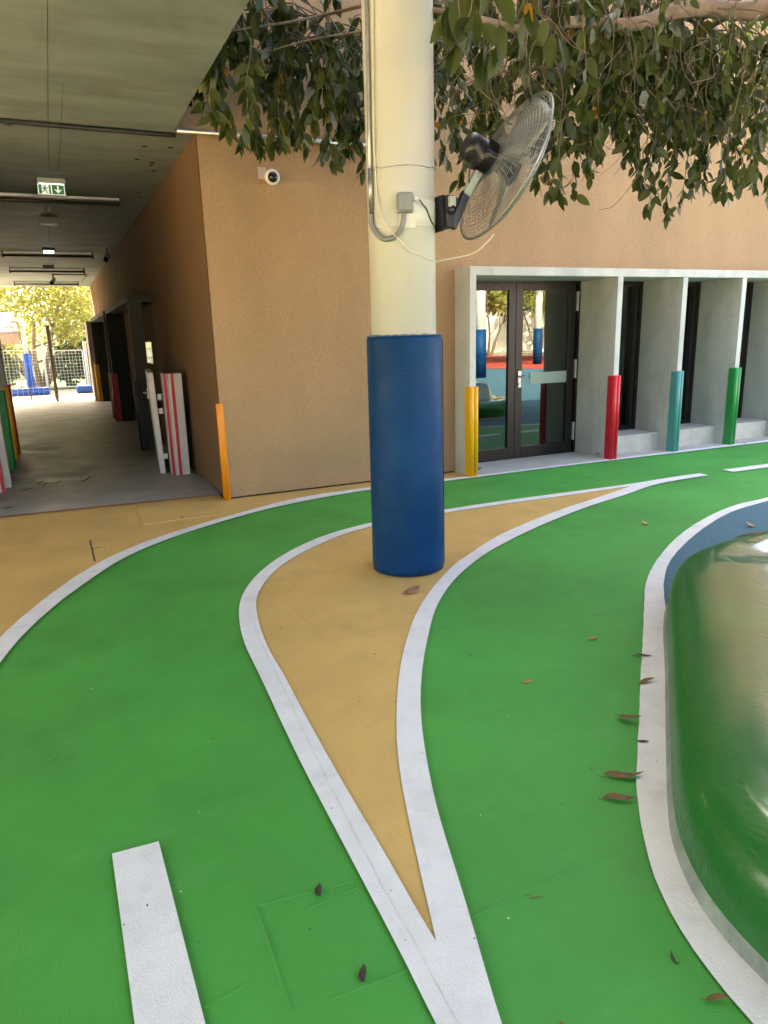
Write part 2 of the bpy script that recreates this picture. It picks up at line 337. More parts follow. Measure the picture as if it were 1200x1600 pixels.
def white_island():
    # the white border: outer outline minus nothing, laid under the tan island
    outer = [(p.x,p.y) for p in bo] + [(p.x,p.y) for p in co]
    hole = [(p.x,p.y) for p in bi] + [(p.x,p.y) for p in ci[1:-1]]
    vs = []; fs = []
    def strip(a, b):
        n = len(a); o = len(vs)
        vs.extend([(p.x,p.y,0.008) for p in a] + [(p.x,p.y,0.008) for p in b])
        fs.extend([(o+i, o+n+i, o+n+i+1, o+i+1) for i in range(n-1)])
    # left line: pair every inner point with the outer curve by nearest distance
    def near(q, c): return min(c, key=lambda p: (p-q).length_squared)
    strip([near(p, bo) for p in bi], bi)
    strip([near(p, co) for p in ci], ci)
    # the two merged tails
    lb = [p for p in bo if p.y <= near(bi[0], bo).y + 1e-6 and p.x < 1.0]
    lc = [p for p in co if p.y <= near(ci[-1], co).y + 1e-6 and p.x < 1.2]
    lb = sorted(lb, key=lambda p: -p.y); lc = sorted(lc, key=lambda p: -p.y)
    tip = Vector((bi[0].x, bi[0].y, 0))
    def fan(c0, c1, tip):
        o = len(vs); n = max(len(c0), len(c1))
        r0_ = [c0[min(len(c0)-1, round(i*(len(c0)-1)/(n-1)))] for i in range(n)]
        r1_ = [c1[min(len(c1)-1, round(i*(len(c1)-1)/(n-1)))] for i in range(n)]
        vs.append((tip.x, tip.y, 0.008)); vs.extend([(p.x,p.y,0.008) for p in r0_]); vs.extend([(p.x,p.y,0.008) for p in r1_])
        fs.append((o, o+1, o+n+1))
        fs.extend([(o+1+i, o+2+i, o+n+2+i, o+n+1+i) for i in range(n-1)])
    fan(lb, lc, tip)
    tip2 = bi[-1]
    rb = sorted([p for p in bo if p.x >= near(tip2, bo).x - 1e-6 and p.y > 5.0], key=lambda p: p.x)
    rc = sorted([p for p in co if p.x >= near(tip2, co).x - 1e-6 and p.y > 4.8], key=lambda p: p.x)
    fan(rb, rc, tip2)
    bm = bmesh.new()
    me = bpy.data.meshes.new('white_island_line'); me.from_pydata(vs, [], fs); me.update()
    bm.from_mesh(me); bmesh.ops.remove_doubles(bm, verts=bm.verts, dist=1e-5)
    for f in bm.faces:
        f.normal_update()
        if f.normal.z < 0: f.normal_flip()
    bmesh.ops.dissolve_degenerate(bm, dist=1e-6, edges=bm.edges)
    bm.to_mesh(me); bm.free()
    tag(link('white_island_line', me, M_white), kind='structure')
white_island()
ribbon('white_edge_line', A_out, A_in, 0.008, M_white, 260, 6)
ribbon('white_kerb_line', D_out, D_in, 0.008, M_white, 260, 6)
tag(flat('white_dash', [(-0.023,2.005),(0.112,1.997),(0.128,1.20),(-0.018,1.20)], 0.008, M_white), kind='structure')
tag(flat('white_dash', [(6.352,5.228),(8.2,5.16),(8.05,5.03),(6.350,5.088)], 0.008, M_white), kind='structure')
dd = smooth_curve([((a[0]+b[0])/2, (a[1]+b[1])/2) for a, b in zip(D_out, D_in)], 120, 4)
tag(flat('blue_rubber_surface', [(p.x,p.y) for p in dd] + [(3.2,-3.0),(5.0,-6.0),(16,-13.0),(19,-8.0),(15,-1)], 0.0045, M_blue_rub), kind='structure')
tag(flat('red_rubber_surface', [(5.0,-6.4),(16,-13.4),(19,-8.4),(33,-15),(24,-30),(8,-22)], 0.003, M_red_rub), kind='structure')
tag(flat('corridor_floor', [(-0.95,7.09),(1.36,6.93),(2.1,6.95),(2.1,21.5),(-1.2,21.6),(-1.6,11.3),(-0.95,11.3)], 0.010, M_cfloor), kind='structure')
tag(flat('corridor_floor_edge', [(-0.95,7.062),(1.36,6.902),(1.36,6.93),(-0.95,7.09)], 0.0105, M_red_line), kind='structure')
tag(flat('threshold_floor', [(3.985,6.375),(13,6.36),(13,7.0),(3.985,7.0)], 0.010, M_step), kind='structure')
tag(flat('lawn', [(-14,27.0),(14,27.0),(14,36),(-14,36)], 0.02, M_grass), kind='structure')

# raised outlines of covered boxes and joints under the paint
def seam(pts, m, z=0.0, wd=0.0028, h=0.0040, name='joint_ridge'):
    b = MB()
    for p, q in zip(pts[:-1], pts[1:]):
        p = Vector((p[0],p[1],z)); q = Vector((q[0],q[1],z)); d = (q-p); L = d.length; d.normalize(); nn = Vector((-d.y,d.x,0))
        k = max(2, int(L/0.05)); ring = []
        for i in range(k+1):
            c = p + d*(L*i/k) + nn*rnd.uniform(-.0015,.0015); hh = h*rnd.uniform(.5,1.1)
            ring += [c-nn*wd*2, c+Vector((0,0,hh)), c+nn*wd*2]
        b.add(ring, [f for i in range(k) for f in ((3*i,3*i+1,3*i+4,3*i+3),(3*i+1,3*i+2,3*i+5,3*i+4))], True)
    return tag(b.build(name, m), kind='structure')
seam([(0.59,1.585),(0.318,1.618),(0.313,1.285)], M_green, 0.0005)
seam([(0.594,1.556),(0.44,1.548)], M_green, 0.0005)
seam([(0.82,1.325),(1.14,1.343),(1.30,1.336)], M_green, 0.0005)
seam([(0.13,1.379),(0.24,1.393)], M_green, 0.0005)
seam([(0.604,1.257),(0.40,1.268)], M_green, 0.0005)
seam([(1.07,3.83),(1.085,3.134),(1.54,3.122)], M_tan, 0.0045)
seam([(1.69,3.03),(2.01,3.158),(2.0,3.35)], M_green, 0.0005)
seam([(0.86,5.62),(0.92,5.2)], M_green, 0.0005)
seam([(0.35,5.13),(0.9,5.16)], M_green, 0.0005)
seam([(0.852,3.814),(0.786,3.33),(0.736,2.674),(0.679,1.981),(0.66,1.639),(0.65,1.506),(0.649,1.346),(0.641,1.229),(0.637,1.128),(0.633,1.06)], M_seamgrey, 0.0082, 0.0007, 0.0012)
seam([(0.096,5.80),(0.097,5.20)], M_dark, 0.0042, 0.003, 0.002)
seam([(0.10,5.55),(0.17,5.555)], M_dark, 0.0042, 0.003, 0.002)
b = MB().box(0.53,1.178,6.09,6.69,0.004,0.013)
tag(b.build('access_cover', M_tan, None, 0.003), 'rectangular access cover painted tan like the paving before the passage', 'access cover')

# ------------------------------------------------------------------ building
XW, YW, ZC = 1.36, 6.67, 3.22
XE = 10.9
bd = thing('school_building', 'tan stucco school building with grey concrete window surround and open passage', 'building', (XW, YW, 0))
# facade wall, with the opening of the glazed bay left open
box('facade_wall', M_stucco, bd, (XW+.012, 3.925, YW, 7.30, 0.022, ZC+.004))
box('passage_wall', M_shadewall, bd, (XW, XW+.011, YW+.012, 7.30, 0.022, ZC+.4))
box('facade_wall', M_stucco, bd, (1.168, 3.925, YW, 7.30, ZC+.004, 9.8))  # carried on unseen above the frame to keep sun off court and tree
box('facade_wall', M_stucco, bd, (3.925, XE, YW, 7.02, 2.11, 5.6))
box('wall_footing', M_hole, bd, (XW+0.02, 3.925, YW+0.03, 7.2, -0.05, 0.022))
# passage wall on the right
box('passage_wall', M_shadewall, bd, (XW, 1.86, 7.30, 10.45, 0.022, ZC+.4))
box('passage_wall', M_shadewall, bd, (XW, 1.86, 10.45, 20.28, 2.12, ZC+.4))
box('passage_wall', M_shadewall, bd, (XW, 1.86, 14.75, 15.36, 0.0, 2.12))
box('passage_wall', M_shadewall, bd, (XW, 1.86, 20.28, 24.42, 0.0, ZC+.4))
box('end_pier', M_tannin, bd, (0.93, 1.357, 20.36, 21.3, 0.0, 2.06))
M_pconc = mat('shaded_passage_concrete', (0.042,0.038,0.032), 0.7, var=0.16, vscale=3.5, dirt=(0.028,0.026,0.022), dscale=7, damt=0.5)  # frame concrete with the passage shade put into its colour
# concrete frames along the passage
def pframe(y0, y1, fin=1.357):
    box('lintel', M_pconc, bd, (1.03, 1.86, y0, y1, 2.035, 2.117))
    box('partition', M_pconc, bd, (1.03, fin, y0, y0+.08, 0, 2.035), 0.004)
    box('partition', M_pconc, bd, (1.03, 1.357, y1-.08, y1, 0, 2.035), 0.004)
    box('recess_door', M_blackg, bd, (1.62, 1.68, y0+(.08 if fin > 1.3 else 1.61), y1-.08, 0, 2.033))
pframe(10.45, 14.75, 1.205)
box('passage_wall', M_shadewall, bd, (XW, 1.86, 10.45, 12.05, 0.0, 2.034))
pframe(15.36, 20.28)
# wing on the left of the passage
box('left_wall', M_stucco, bd, (-5.0, -0.93, 7.30, 11.24, 0.0, ZC))
for y in (8.78, 9.78, 10.64, 11.16):
    box('partition', M_conc, bd, (-0.928, -0.60, y, y+.08, 0, 2.035), 0.004)
box('lintel', M_conc, bd, (-0.928, -0.60, 8.78, 11.24, 2.037, 2.117))
box('left_wall', M_stucco, bd, (-2.4, -2.2, 11.24, 21.0, 0.0, ZC))  # unseen wall added to close the left opening and darken the passage
box('roof_slab', M_ceil, bd, (1.87, XE, 7.03, 12.0, 3.3, 3.6))
# unseen storeys added above, their height set to block the sun
box('sun_block_storey', M_stucco, bd, (-6.0, 1.175, -7.0, 6.66, ZC+.42, 5.4))
box('sun_block_storey', M_stucco, bd, (-6.0, 1.166, 6.672, 17.5, ZC+.42, 9.8))
# glazed bay: concrete surround
box('lintel', M_conc, bd, (3.91, XE, 6.37, 7.02, 2.06, 2.147), 0.004)
box('partition', M_conc, bd, (3.91, 3.985, 6.372, 7.10, 0.0, 2.06), 0.004)
PX = [5.832+0.985*k for k in range(6)]
for x in PX:
    box('partition', M_conc, bd, (x, x+.075, 6.372, 7.10, 0.0, 2.06), 0.004)
for a, c in zip(PX[:-1], PX[1:]):
    box('window_sill', M_step, bd, (a+.077, c-.002, 6.58, 6.995, 0.0, 0.225), 0.005)
# tie holes in the front edges
for x, z in ((3.948,1.55),(3.948,1.17),(PX[1]+.037,1.72),(PX[1]+.037,1.43)):
    MB().lathe([(0.011,-0.001),(0.011,0.001)], 10, Matrix.Translation((x,6.3725,z)) @ Matrix.Rotation(pi/2,4,'X')).build('tie_hole', M_step, bd)
# windows
def window(x0, x1, z0, z1, y):
    f = MB(); t = .05
    f.box(x0,x0+t,y-.03,y+.03,z0,z1).box(x1-t,x1,y-.03,y+.03,z0,z1).box(x0+t,x1-t,y-.03,y+.03,z0,z0+t).box(x0+t,x1-t,y-.03,y+.03,z1-t,z1)
    f.box(x1-t-.085,x1-t-.03,y-.045,y+.02,z0+t,z1-t)
    o = f.build('window', M_brownmet, bd)
    MB().box(x0+t,x1-t,y+.022,y+.027,z0+t,z1-t).build('pane', M_glass, o)
for a, c in zip(PX[:-1], PX[1:]): window(a+.077, c-.002, 0.226, 2.058, 7.03)
# double door
def leaf(x0, x1, handle):
    f = MB(); y0, y1 = 7.0, 7.055; s = .095
    f.box(x0,x0+s,y0,y1,.012,2.035).box(x1-s,x1,y0,y1,.012,2.035).box(x0+s,x1-s,y0,y1,.012,.15).box(x0+s,x1-s,y0,y1,1.955,2.035)
    o = f.build('door', M_brownmet, bd, 0.003)
    MB().box(x0+s,x1-s,7.024,7.03,.15,1.955).build('pane', M_glass, o)
    if handle:
        h = MB().box(x0+.03,x0+.075,6.985,7.0,.86,1.05)
        h.tube([(x0+.052,6.985,.985),(x0+.052,6.945,.985),(x0+.19,6.945,.985)],.011,8)
        h.lathe([(0.018,-0.008),(0.018,0.008)],12,Matrix.Translation((x0+.052,6.98,.90)) @ Matrix.Rotation(pi/2,4,'X'))
        h.build('handle', M_galv, o)
        for z in (.17,.93,1.72): MB().box(x1+.004,x1+.024,6.975,7.0,z,z+.22).build('hinge', M_hinge, o)
        MB().box(5.14,5.73,7.0165,7.0225,.885,1.02).build('frosted_strip', M_frost, o)
fr = MB().box(3.987,4.03,6.99,7.06,.012,2.058).box(5.872,5.83+.001,6.99,7.06,.012,2.058)
fr = MB().box(3.987,4.03,6.99,7.06,.012,2.058).box(5.80,5.83,6.99,7.06,.012,2.058).box(4.03,5.80,6.99,7.06,2.037,2.058)
fr.build('door_frame', M_brownmet, bd)
leaf(4.032, 4.913, False); leaf(4.918, 5.772, True)
st = MB().tube([(5.83,6.55,.05),(5.78,6.55,.05)],.009,8).lathe([(.016,0),(.016,.02)],10,Matrix.Translation((5.775,6.55,.05)) @ Matrix.Rotation(pi/2,4,'Y'))
st.build('door_stop', M_galv, bd)
# the room behind the glass
box('room_wall', M_room, bd, (3.9,XE,11.5,11.6,0,3.3)); box('room_wall', M_room, bd, (3.8,3.9,7.12,11.6,0,2.6)); box('room_wall', M_room, bd, (XE,XE+.1,7.02,11.6,0,5.5))
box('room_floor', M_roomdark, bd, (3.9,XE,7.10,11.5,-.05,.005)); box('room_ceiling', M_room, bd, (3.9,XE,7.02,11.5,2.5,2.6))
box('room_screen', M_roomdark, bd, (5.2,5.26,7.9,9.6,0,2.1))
# drips and small plinth gap are dark
# ------------------------------------------------------------------ canopy slab (soffit in cast panels)
cs = thing('concrete_canopy', 'grey-green board-marked concrete soffit of the canopy over the passage', 'canopy', (0, 6.7, ZC))
g = .006; ys = [-7.0, -2.7, 1.6, 5.735, 8.55, 11.4, 14.5, 17.6, 20.9, 24.5]
def panel(x0,x1,y0,y1,dz=0.0):
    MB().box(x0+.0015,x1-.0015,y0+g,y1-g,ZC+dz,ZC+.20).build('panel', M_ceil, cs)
for y0, y1 in zip(ys[:-1], ys[1:]):
    xe = 1.18 if y1 <= 5.8 else None
    if y0 < 5.7:
        panel(-5.0,-2.3,y0,y1); panel(-2.3,.215,y0,y1,.001); panel(.215,1.18,y0,y1)
    elif y0 < 8:
        panel(-5.0,-2.3,y0,y1); panel(-2.3,.215,y0,y1,.001); panel(.215,.312,y0,y1,.003); panel(.312,1.18,y0,6.69); panel(.312,1.36,6.69,y1)
    else:
        xl = -5.0 if y0 < 11 else -2.4
        if xl < -3: panel(xl,-2.3,y0,y1)
        panel(max(xl,-2.3),.215,y0,y1,.001); panel(.215,1.36,y0,y1)
MB().box(-5.0,1.175,-7.0,6.66,ZC+.20,ZC+.415).build('slab', M_ceil, cs)  # carried on unseen behind the camera to darken the near ground
MB().box(-5.0,1.355,6.67,11.4,ZC+.20,ZC+.415)  .box(-2.4,1.355,11.4,24.5,ZC+.20,ZC+.415).build('slab', M_ceil, cs)  # far part widened to the left, unseen, to keep sun off the passage floor
for x, y in ((1.012,7.253),(1.235,7.219),(.998,7.757),(1.152,7.844),(1.154,7.956),(1.21,8.204),(1.19,9.39)):
    MB().lathe([(.026,-.0015),(.026,.001)],14,Matrix.Translation((x,y,ZC))).build('drilled_hole', M_hole, cs)

# conduit along the soffit and wall
cd = thing('ceiling_conduit', 'long galvanised conduit running along the soffit and upper wall', 'conduit', (1.18,6.70,ZC))
p = MB().tube([(-4.9,6.735,ZC-.022),(1.2,6.72,ZC-.022)],.019,10).tube([(-4.9,6.782,ZC-.014),(.85,6.77,ZC-.014)],.012,8)
p.build('pipe', M_tube, cd)
MB().tube([(1.2,6.648,ZC+.0),(3.2,6.648,ZC+.02)],.022,10).build('pipe', M_galv, cd)
for x in (-1.9,-.1,): MB().tube([(x,6.735,ZC-.022),(x+.05,6.735,ZC-.022)],.025,10).build('coupling', M_tube, cd)
for x in (1.62,2.55): MB().box(x,x+.02,6.62,6.669,ZC-.03,ZC+.05).build('clip', M_galv, cd)

# ------------------------------------------------------------------ column with pad
CX, CY = 1.985, 4.005
co_ = thing('padded_column', 'round cream column wrapped in a dark blue vinyl pad at its foot', 'column', (CX,CY,0))
T = Matrix.Translation((CX,CY,0))
MB().lathe([(.198,0.0),(.198,2.10),(.199,2.101),(.199,2.104),(.198,2.106),(.198,3.6),(.198,7.0)],64,T).build('shaft', M_cream, co_)
pad = MB().lathe([(.222,.006),(.234,.012),(.237,.05),(.235,.4),(.232,.8),(.232,1.2),(.231,1.47),(.2275,1.4925),(.2185,1.494)],72,T,cap=False)
pad.build('pad', M_pad, co_)
rr = random.Random(3); vs = []
rim = MB(); n = 72
pts_o = [T @ Vector((.2275*cos(2*pi*k/n),.2275*sin(2*pi*k/n),1.4935+rr.uniform(-.002,.005))) for k in range(n)]
pts_i = [T @ Vector((.1985*cos(2*pi*k/n),.1985*sin(2*pi*k/n),1.501+rr.uniform(-.002,.005))) for k in range(n)]
rim.add(pts_o+pts_i, [(k,(k+1)%n,n+(k+1)%n,n+k) for k in range(n)], True); rim.build('pad_rim', M_padedge, co_)
sm = MB().tube([T @ Vector((.2375*cos(R_(-28)),.2375*sin(R_(-28)),z)) for z in (.03,.4,.8,1.2,1.47)],.003,6); sm.build('pad_seam', M_pad, co_)
# pale band plate round the shaft
MB().lathe([(.1985,2.103),(.2005,2.104),(.2005,2.243),(.1985,2.244)],20,T,cap=False,a0=R_(-104),a1=R_(-15)).build('band_plate', M_plate, co_)
def on(a, z, r): return (CX+r*cos(R_(a)), CY+r*sin(R_(a)), z)
MB().tube([on(a, 2.412+.004*sin(a/20.)+ (0.014 if a>-60 or a<-150 else 0), .203) for a in range(-190,11,8)],.003,6).build('tie_wire', M_galv, co_)

cdt = thing('column_conduit', 'thin metal conduit clipped down the left of the cream column', 'conduit', on(-168,2.1,.21))
MB().tube([on(-166.5,3.9,.211),on(-167,3.25,.211),on(-169.8,2.63,.211),on(-171.7,2.177,.211)],.0115,10).build('pipe', M_galv, cdt)
MB().tube([on(-170.6,2.42,.211),on(-171.5,2.215,.211)],.0145,10).build('coupling', M_galv, cdt)
# corrugated flexible hose in a U
hp = [on(-171.7,2.177,.213),on(-170,2.12,.214),on(-161,2.075,.214),on(-150,2.043,.216),on(-141,2.03,.217),on(-131,2.034,.218),on(-122,2.055,.22),on(-116,2.09,.222),on(-113.5,2.13,.222),on(-113,2.17,.222)]
def densify(P, k):
    P = [Vector(p) for p in P]; Q = [P[0]*2-P[1]]+P+[P[-1]*2-P[-2]]; out = []
    for i in range(1,len(Q)-2):
        a,b_,c,d = Q[i-1:i+3]
        for j in range(k):
            t = j/k; out.append(.5*((2*b_)+(c-a)*t+(2*a-5*b_+4*c-d)*t*t+(3*b_-a-3*c+d)*t**3))
    out.append(P[-1]); return out
hd = densify(hp, 14)
MB().tube(hd, [.0125 if i%2 else .0155 for i in range(len(hd))], 10).build('flexible_hose', M_grey, cdt)
# junction box
def colM(a, z, r):
    a = R_(a); nrm = Vector((cos(a),sin(a),0)); tg = Vector((-sin(a),cos(a),0))
    Mx = Matrix((tg, Vector((0,0,1)), nrm)).transposed().to_4x4(); Mx.translation = (CX+r*cos(a),CY+r*sin(a),z); return Mx
jm = colM(-111,2.215,.228)
jb = thing('junction_box', 'small grey junction box on the cream column below the tie wire', 'junction box', tuple(jm.translation))
MB().obox(jm,.094,.105,.044).build('box', M_grey, jb, .008)
MB().obox(jm @ Matrix.Translation((0,0,.029)),.080,.090,.016).build('lid', M_grey, jb, .006)
sb = MB()
for sx in (-1,1):
    for sy in (-1,1): sb.lathe([(.005,0),(.005,.004)],8,jm @ Matrix.Translation((sx*.04,sy*.046,.022)))
sb.build('screw', M_galv, jb)
MB().obox(jm @ Matrix.Translation((.012,-.045,-.024)),.095,.17,.004).build('back_plate', M_plate, jb)
MB().lathe([(.011,.047),(.014,.055),(.014,.066),(.009,.07),(.009,.08)],12,jm @ Matrix.Translation((0,.02,-.002)) @ Matrix.Rotation(pi/2,4,'Y')).build('gland', M_whitepl, jb)
pc = densify([jm @ Vector((.078,.02,-.002)),on(-84,2.214,.222),on(-72,2.19,.206),on(-60,2.133,.204),on(-45,2.108,.204),on(-33,2.10,.208),(2.20,3.86,2.105)],8)
tag(MB().tube(pc,.0038,6).build('black_power_cord', M_black), 'thin black cord from junction box to the wall fan mount', 'cord')
cc_ = densify([on(-155.2,3.9,.204),on(-155.2,3.24,.204),on(-160,2.62,.212),on(-160,2.42,.204),on(-158.3,2.29,.206),on(-150,2.18,.222),on(-140.7,2.113,.240),on(-122,2.03,.225),on(-103.9,1.964,.204),on(-70,1.925,.203),on(-45,1.913,.203),on(-29,1.921,.21),(2.30,3.74,1.945),(2.375,3.70,2.0),(2.42,3.68,2.05)],8)
tag(MB().tube(cc_,.0048,6).build('cream_cable', M_creamcable), 'loose cream cable looping from the column to the fan cage', 'cable')

# ------------------------------------------------------------------ fan
FN = Vector((.865,-.10,-.42)).normalized(); FC = Vector((2.528,3.752,2.425)); FR = .432
fa = thing('wall_fan', 'large caged wall fan with black motor tilted on the cream column', 'fan', (2.19,3.86,2.19))
zx = FN; upv = Vector((0,0,1)); xx = upv.cross(zx).normalized(); yx = zx.cross(xx)
FM = Matrix((xx,yx,zx)).transposed().to_4x4(); FM.translation = FC
def cage(sign, depth, name, nrad, nring, ex):
    b_ = MB()
    prof = []
    for i in range(9):
        u = i/8; r = .07 + (FR-.07)*u
        z = sign*depth*(1-u**ex)
        prof.append((r,z))
    for k in range(nrad):
        a = 2*pi*k/nrad
        b_.tube([FM @ Vector((r*cos(a+sign*.25*(1-i/8)), r*sin(a+sign*.25*(1-i/8)), z)) for i, (r,z) in enumerate(prof)], .0014, 3, False)
    for j in range(nring):
        u = (j+.5)/nring; r = .07+(FR-.07)*u; z = sign*depth*(1-u**ex)
        b_.tube([FM @ Vector((r*cos(2*pi*k/40), r*sin(2*pi*k/40), z)) for k in range(41)], .0014 if j%4 else .0022, 3, False)
    return tag(b_.build(name, M_steel, fa), kind='stuff')
cage(-1,.085,'rear_guard',54,20,3.0); cage(1,.075,'front_guard',54,20,5.0)
MB().tube([FM @ Vector((FR*cos(2*pi*k/64), FR*sin(2*pi*k/64), 0)) for k in range(65)], .0058, 8, False).build('cage_rim', M_steel, fa)
MB().lathe([(.07,.076),(.07,.080),(.03,.088),(.001,.090)],28,FM,cap=False).build('badge_disc', M_blade, fa)
for k in range(3):
    b_ = MB(); vs = []; nr, na = 6, 6
    for i in range(nr+1):
        r = .05+.34*i/nr; wd = (.55+.5*sin(pi*min(1,i/nr*.9)))*.9
        for j in range(na+1):
            a = 2*pi*k/3 + wd*(j/na-.5) ; tw = .055*(j/na-.5)*2*(1-.35*i/nr)
            vs.append(FM @ Vector((r*cos(a), r*sin(a), tw)))
    b_.add(vs, [(i*(na+1)+j,(i+1)*(na+1)+j,(i+1)*(na+1)+j+1,i*(na+1)+j+1) for i in range(nr) for j in range(na)], True)
    o = b_.build('blade', M_blade, fa); sol = o.modifiers.new('thick','SOLIDIFY'); sol.thickness = .002
MB().lathe([(.045,-.05),(.045,.04),(.03,.06),(.001,.062)],24,FM).build('hub', M_black, fa)
mt = MB().lathe([(.001,-.275),(.055,-.272),(.074,-.255),(.080,-.225),(.080,-.165),(.083,-.163),(.083,-.095),(.06,-.085)],36,FM)
mo = mt.build('motor', M_black, fa)
fb = MB()
for k in range(26):
    a = 2*pi*k/26; fb.obox(FM @ Matrix.Rotation(a,4,'Z') @ Matrix.Translation((.087,0,-.128)),.012,.004,.07)
fb.build('fin', M_black, mo)
# bracket, arm, mount
J = FM @ Vector((0,0,-.13)); J.z -= .11; J = Vector((2.372,3.795,2.375)); K = Vector((2.302,3.806,2.275)); E_ = Vector((2.215,3.815,2.095))
def bar(name, a, c, wx, wy, m, par):
    d = (c-a); z = d.normalized(); x = z.orthogonal().normalized(); x = Vector((z.y,-z.x,0)).normalized() if abs(z.z)<.99 else x; y = z.cross(x)
    Mx = Matrix((x,y,z)).transposed().to_4x4(); Mx.translation = (a+c)/2
    return MB().obox(Mx,wx,wy,d.length).build(name, m, par, .004)
bar('bracket', J+Vector((.012,0,.03)), K, .062, .045, M_greymetal, fa)
MB().tube([FM @ Vector((0,-.05,-.15)), J+Vector((.01,0,.02))], .02, 8).build('yoke', M_black, fa)
bar('arm', K+Vector((.006,0,.016)), E_, .048, .048, M_black, fa)
bn = (J+K)/2
MB().lathe([(.014,-.032),(.016,-.028),(.016,.028),(.014,.032)],12,Matrix.Translation(J+Vector((.0,0,.005))) @ Matrix.Rotation(pi/2,4,'X')).build('pivot_bolt', M_galv, fa)
MB().box(2.168,2.225,3.79,3.90,2.095,2.272).build('mount_box', M_black, fa, .008)
MB().box(2.215,2.262,3.80,3.85,2.185,2.262).build('mount_box', M_black, fa, .006)
MB().box(2.176,2.218,3.762,3.79,2.20,2.262).build('control_plate', M_greymetal, fa, .006)
MB().lathe([(.026,0),(.026,.02),(.02,.028),(.001,.03)],20,Matrix.Translation((2.197,3.79,2.19)) @ Matrix.Rotation(pi/2,4,'X')).build('knob', M_black, fa)
MB().box(2.16,2.172,3.82,3.93,2.08,2.275).build('mount_plate', M_black, fa)
fcb = densify([FM @ Vector((-.05,-.04,-.21)),(2.31,3.77,2.40),(2.30,3.76,2.36),(2.325,3.79,2.325)],8)
MB().tube(fcb,.004,6).build('motor_cable', M_black, fa)

# ------------------------------------------------------------------ corner guards
def guard(x, y, z1, m, label, style='front', group='corner guards on the concrete edges'):
    o = thing('corner_guard', label, 'corner guard', (x,y,0), group)
    def rail(cx, cy, rx, ry, name):
        pr = []; n = 14
        vs = []; 
        for z in (.008,z1-.004,z1):
            k_ = 1.0 if z < z1-.001 else .85
            vs += [(cx+rx*k_*cos(2*pi*i/n), cy+ry*k_*sin(2*pi*i/n), z) for i in range(n)]
        fs = [(a*n+i,a*n+(i+1)%n,(a+1)*n+(i+1)%n,(a+1)*n+i) for a in (0,1) for i in range(n)]
        b_ = MB().add(vs, fs, True); b_.f += [tuple(range(n))[::-1], tuple(2*n+i for i in range(n))]; b_.sm += [False,False]
        b_.build(name, m, o)
    if style == 'front':     # two half-round beads wrapping a partition's front edge
        rail(x-.026,y,.029,.030,'bead'); rail(x+.030,y+.004,.026,.026,'bead')
        MB().box(x-.054,x-.0395,y+.005,y+.09,.008,z1-.006).box(x+.0395,x+.056,y+.005,y+.09,.008,z1-.006).build('flange', m, o, .003)
    elif style == 'corner':
        rail(x,y,.030,.030,'bead')
        MB().box(x-.012,x-.001,y,y+.07,.008,z1-.006).box(x,x+.04,y-.012,y-.001,.008,z1-.006).build('flange', m, o, .003)
    else:                    # passage edge facing -X or +X
        sgn = 1 if style == 'right' else -1
        rail(x,y+.015,.024,.026,'bead'); rail(x,y+.066,.024,.026,'bead')
        MB().box(min(x,x+sgn*.09),max(x,x+sgn*.09),y-.014,y-.002,.008,z1-.006).build('flange', m, o, .003)
    return o
GF = 'corner guards on the glazed bay'
guard(3.948,6.357,.955,M_yellow,'yellow corner guard on the left concrete jamb beside the glass door','front')
guard(PX[0]+.037,6.357,.98,M_redg,'glossy red corner guard on the partition right of the glass door','front')
guard(PX[1]+.037,6.357,.985,M_teal,'teal corner guard on a concrete partition between red and green guards','front')
guard(PX[2]+.037,6.357,.98,M_greeng,'bright green corner guard on the partition right of the teal one','front')
guard(PX[3]+.037,6.357,.98,M_yellow,'yellow corner guard on the partition after the green one','front')
guard(XW+.004,YW-.004,.925,M_orange,'single orange corner guard on the stucco corner of the passage','corner')
guard(1.018,10.45,.98,M_blackg,'black corner guard on the nearest concrete frame in the passage','right')
guard(1.018,14.67,.93,M_redg,'dark red corner guard deep in the passage, right side','right')
guard(1.018,15.36,.93,M_tan,'tan corner guard behind the dark red one in the passage','right')
guard(1.018,20.20,.98,M_yellow,'yellow corner guard at the far end of the passage by the pale pier','right')
guard(-.588,9.78,.98,M_greeng,'green corner guard on the left side of the passage','left')
guard(-.588,10.64,.98,M_yellow,'mustard corner guard left of the passage behind the green one','left')
guard(-.588,11.16,.98,M_redg,'dark red corner guard at the end of the left passage wall','left')

# ------------------------------------------------------------------ leaning boards in the passage
def board(x0,x1,y0,y1,z1,m,label,lean=0.0,skew=0.0,extra=None,name='barrier_panel',edge=None):
    o = thing(name, label, 'panel', ((x0+x1)/2,y0,0))
    vs = [(x0,y0,.012),(x1,y0,.012),(x1+skew,y1,.012),(x0+skew,y1,.012),(x0+lean,y0,z1),(x1+lean,y0,z1),(x1+lean+skew,y1,z1),(x0+lean+skew,y1,z1)]
    MB().add(vs,[(0,3,2,1),(4,5,6,7),(0,1,5,4),(1,2,6,5),(2,3,7,6),(3,0,4,7)]).build('board', m, o, .004)
    if edge:
        ex0, ex1 = edge
        MB().add([(ex0,y0-.006,.012),(ex1,y0-.006,.012),(ex1,y0-.001,.012),(ex0,y0-.001,.012),(ex0+lean,y0-.006,z1),(ex1+lean,y0-.006,z1),(ex1+lean,y0-.001,z1),(ex0+lean,y0-.001,z1)],
                 [(0,3,2,1),(4,5,6,7),(0,1,5,4),(1,2,6,5),(2,3,7,6),(3,0,4,7)]).build('red_edge', M_redpaint, o)
    return o
o = board(.985,1.045,8.42,9.72,1.165,M_board,'thick white panel with a metal latch leaning by the passage wall',-.03,.125)
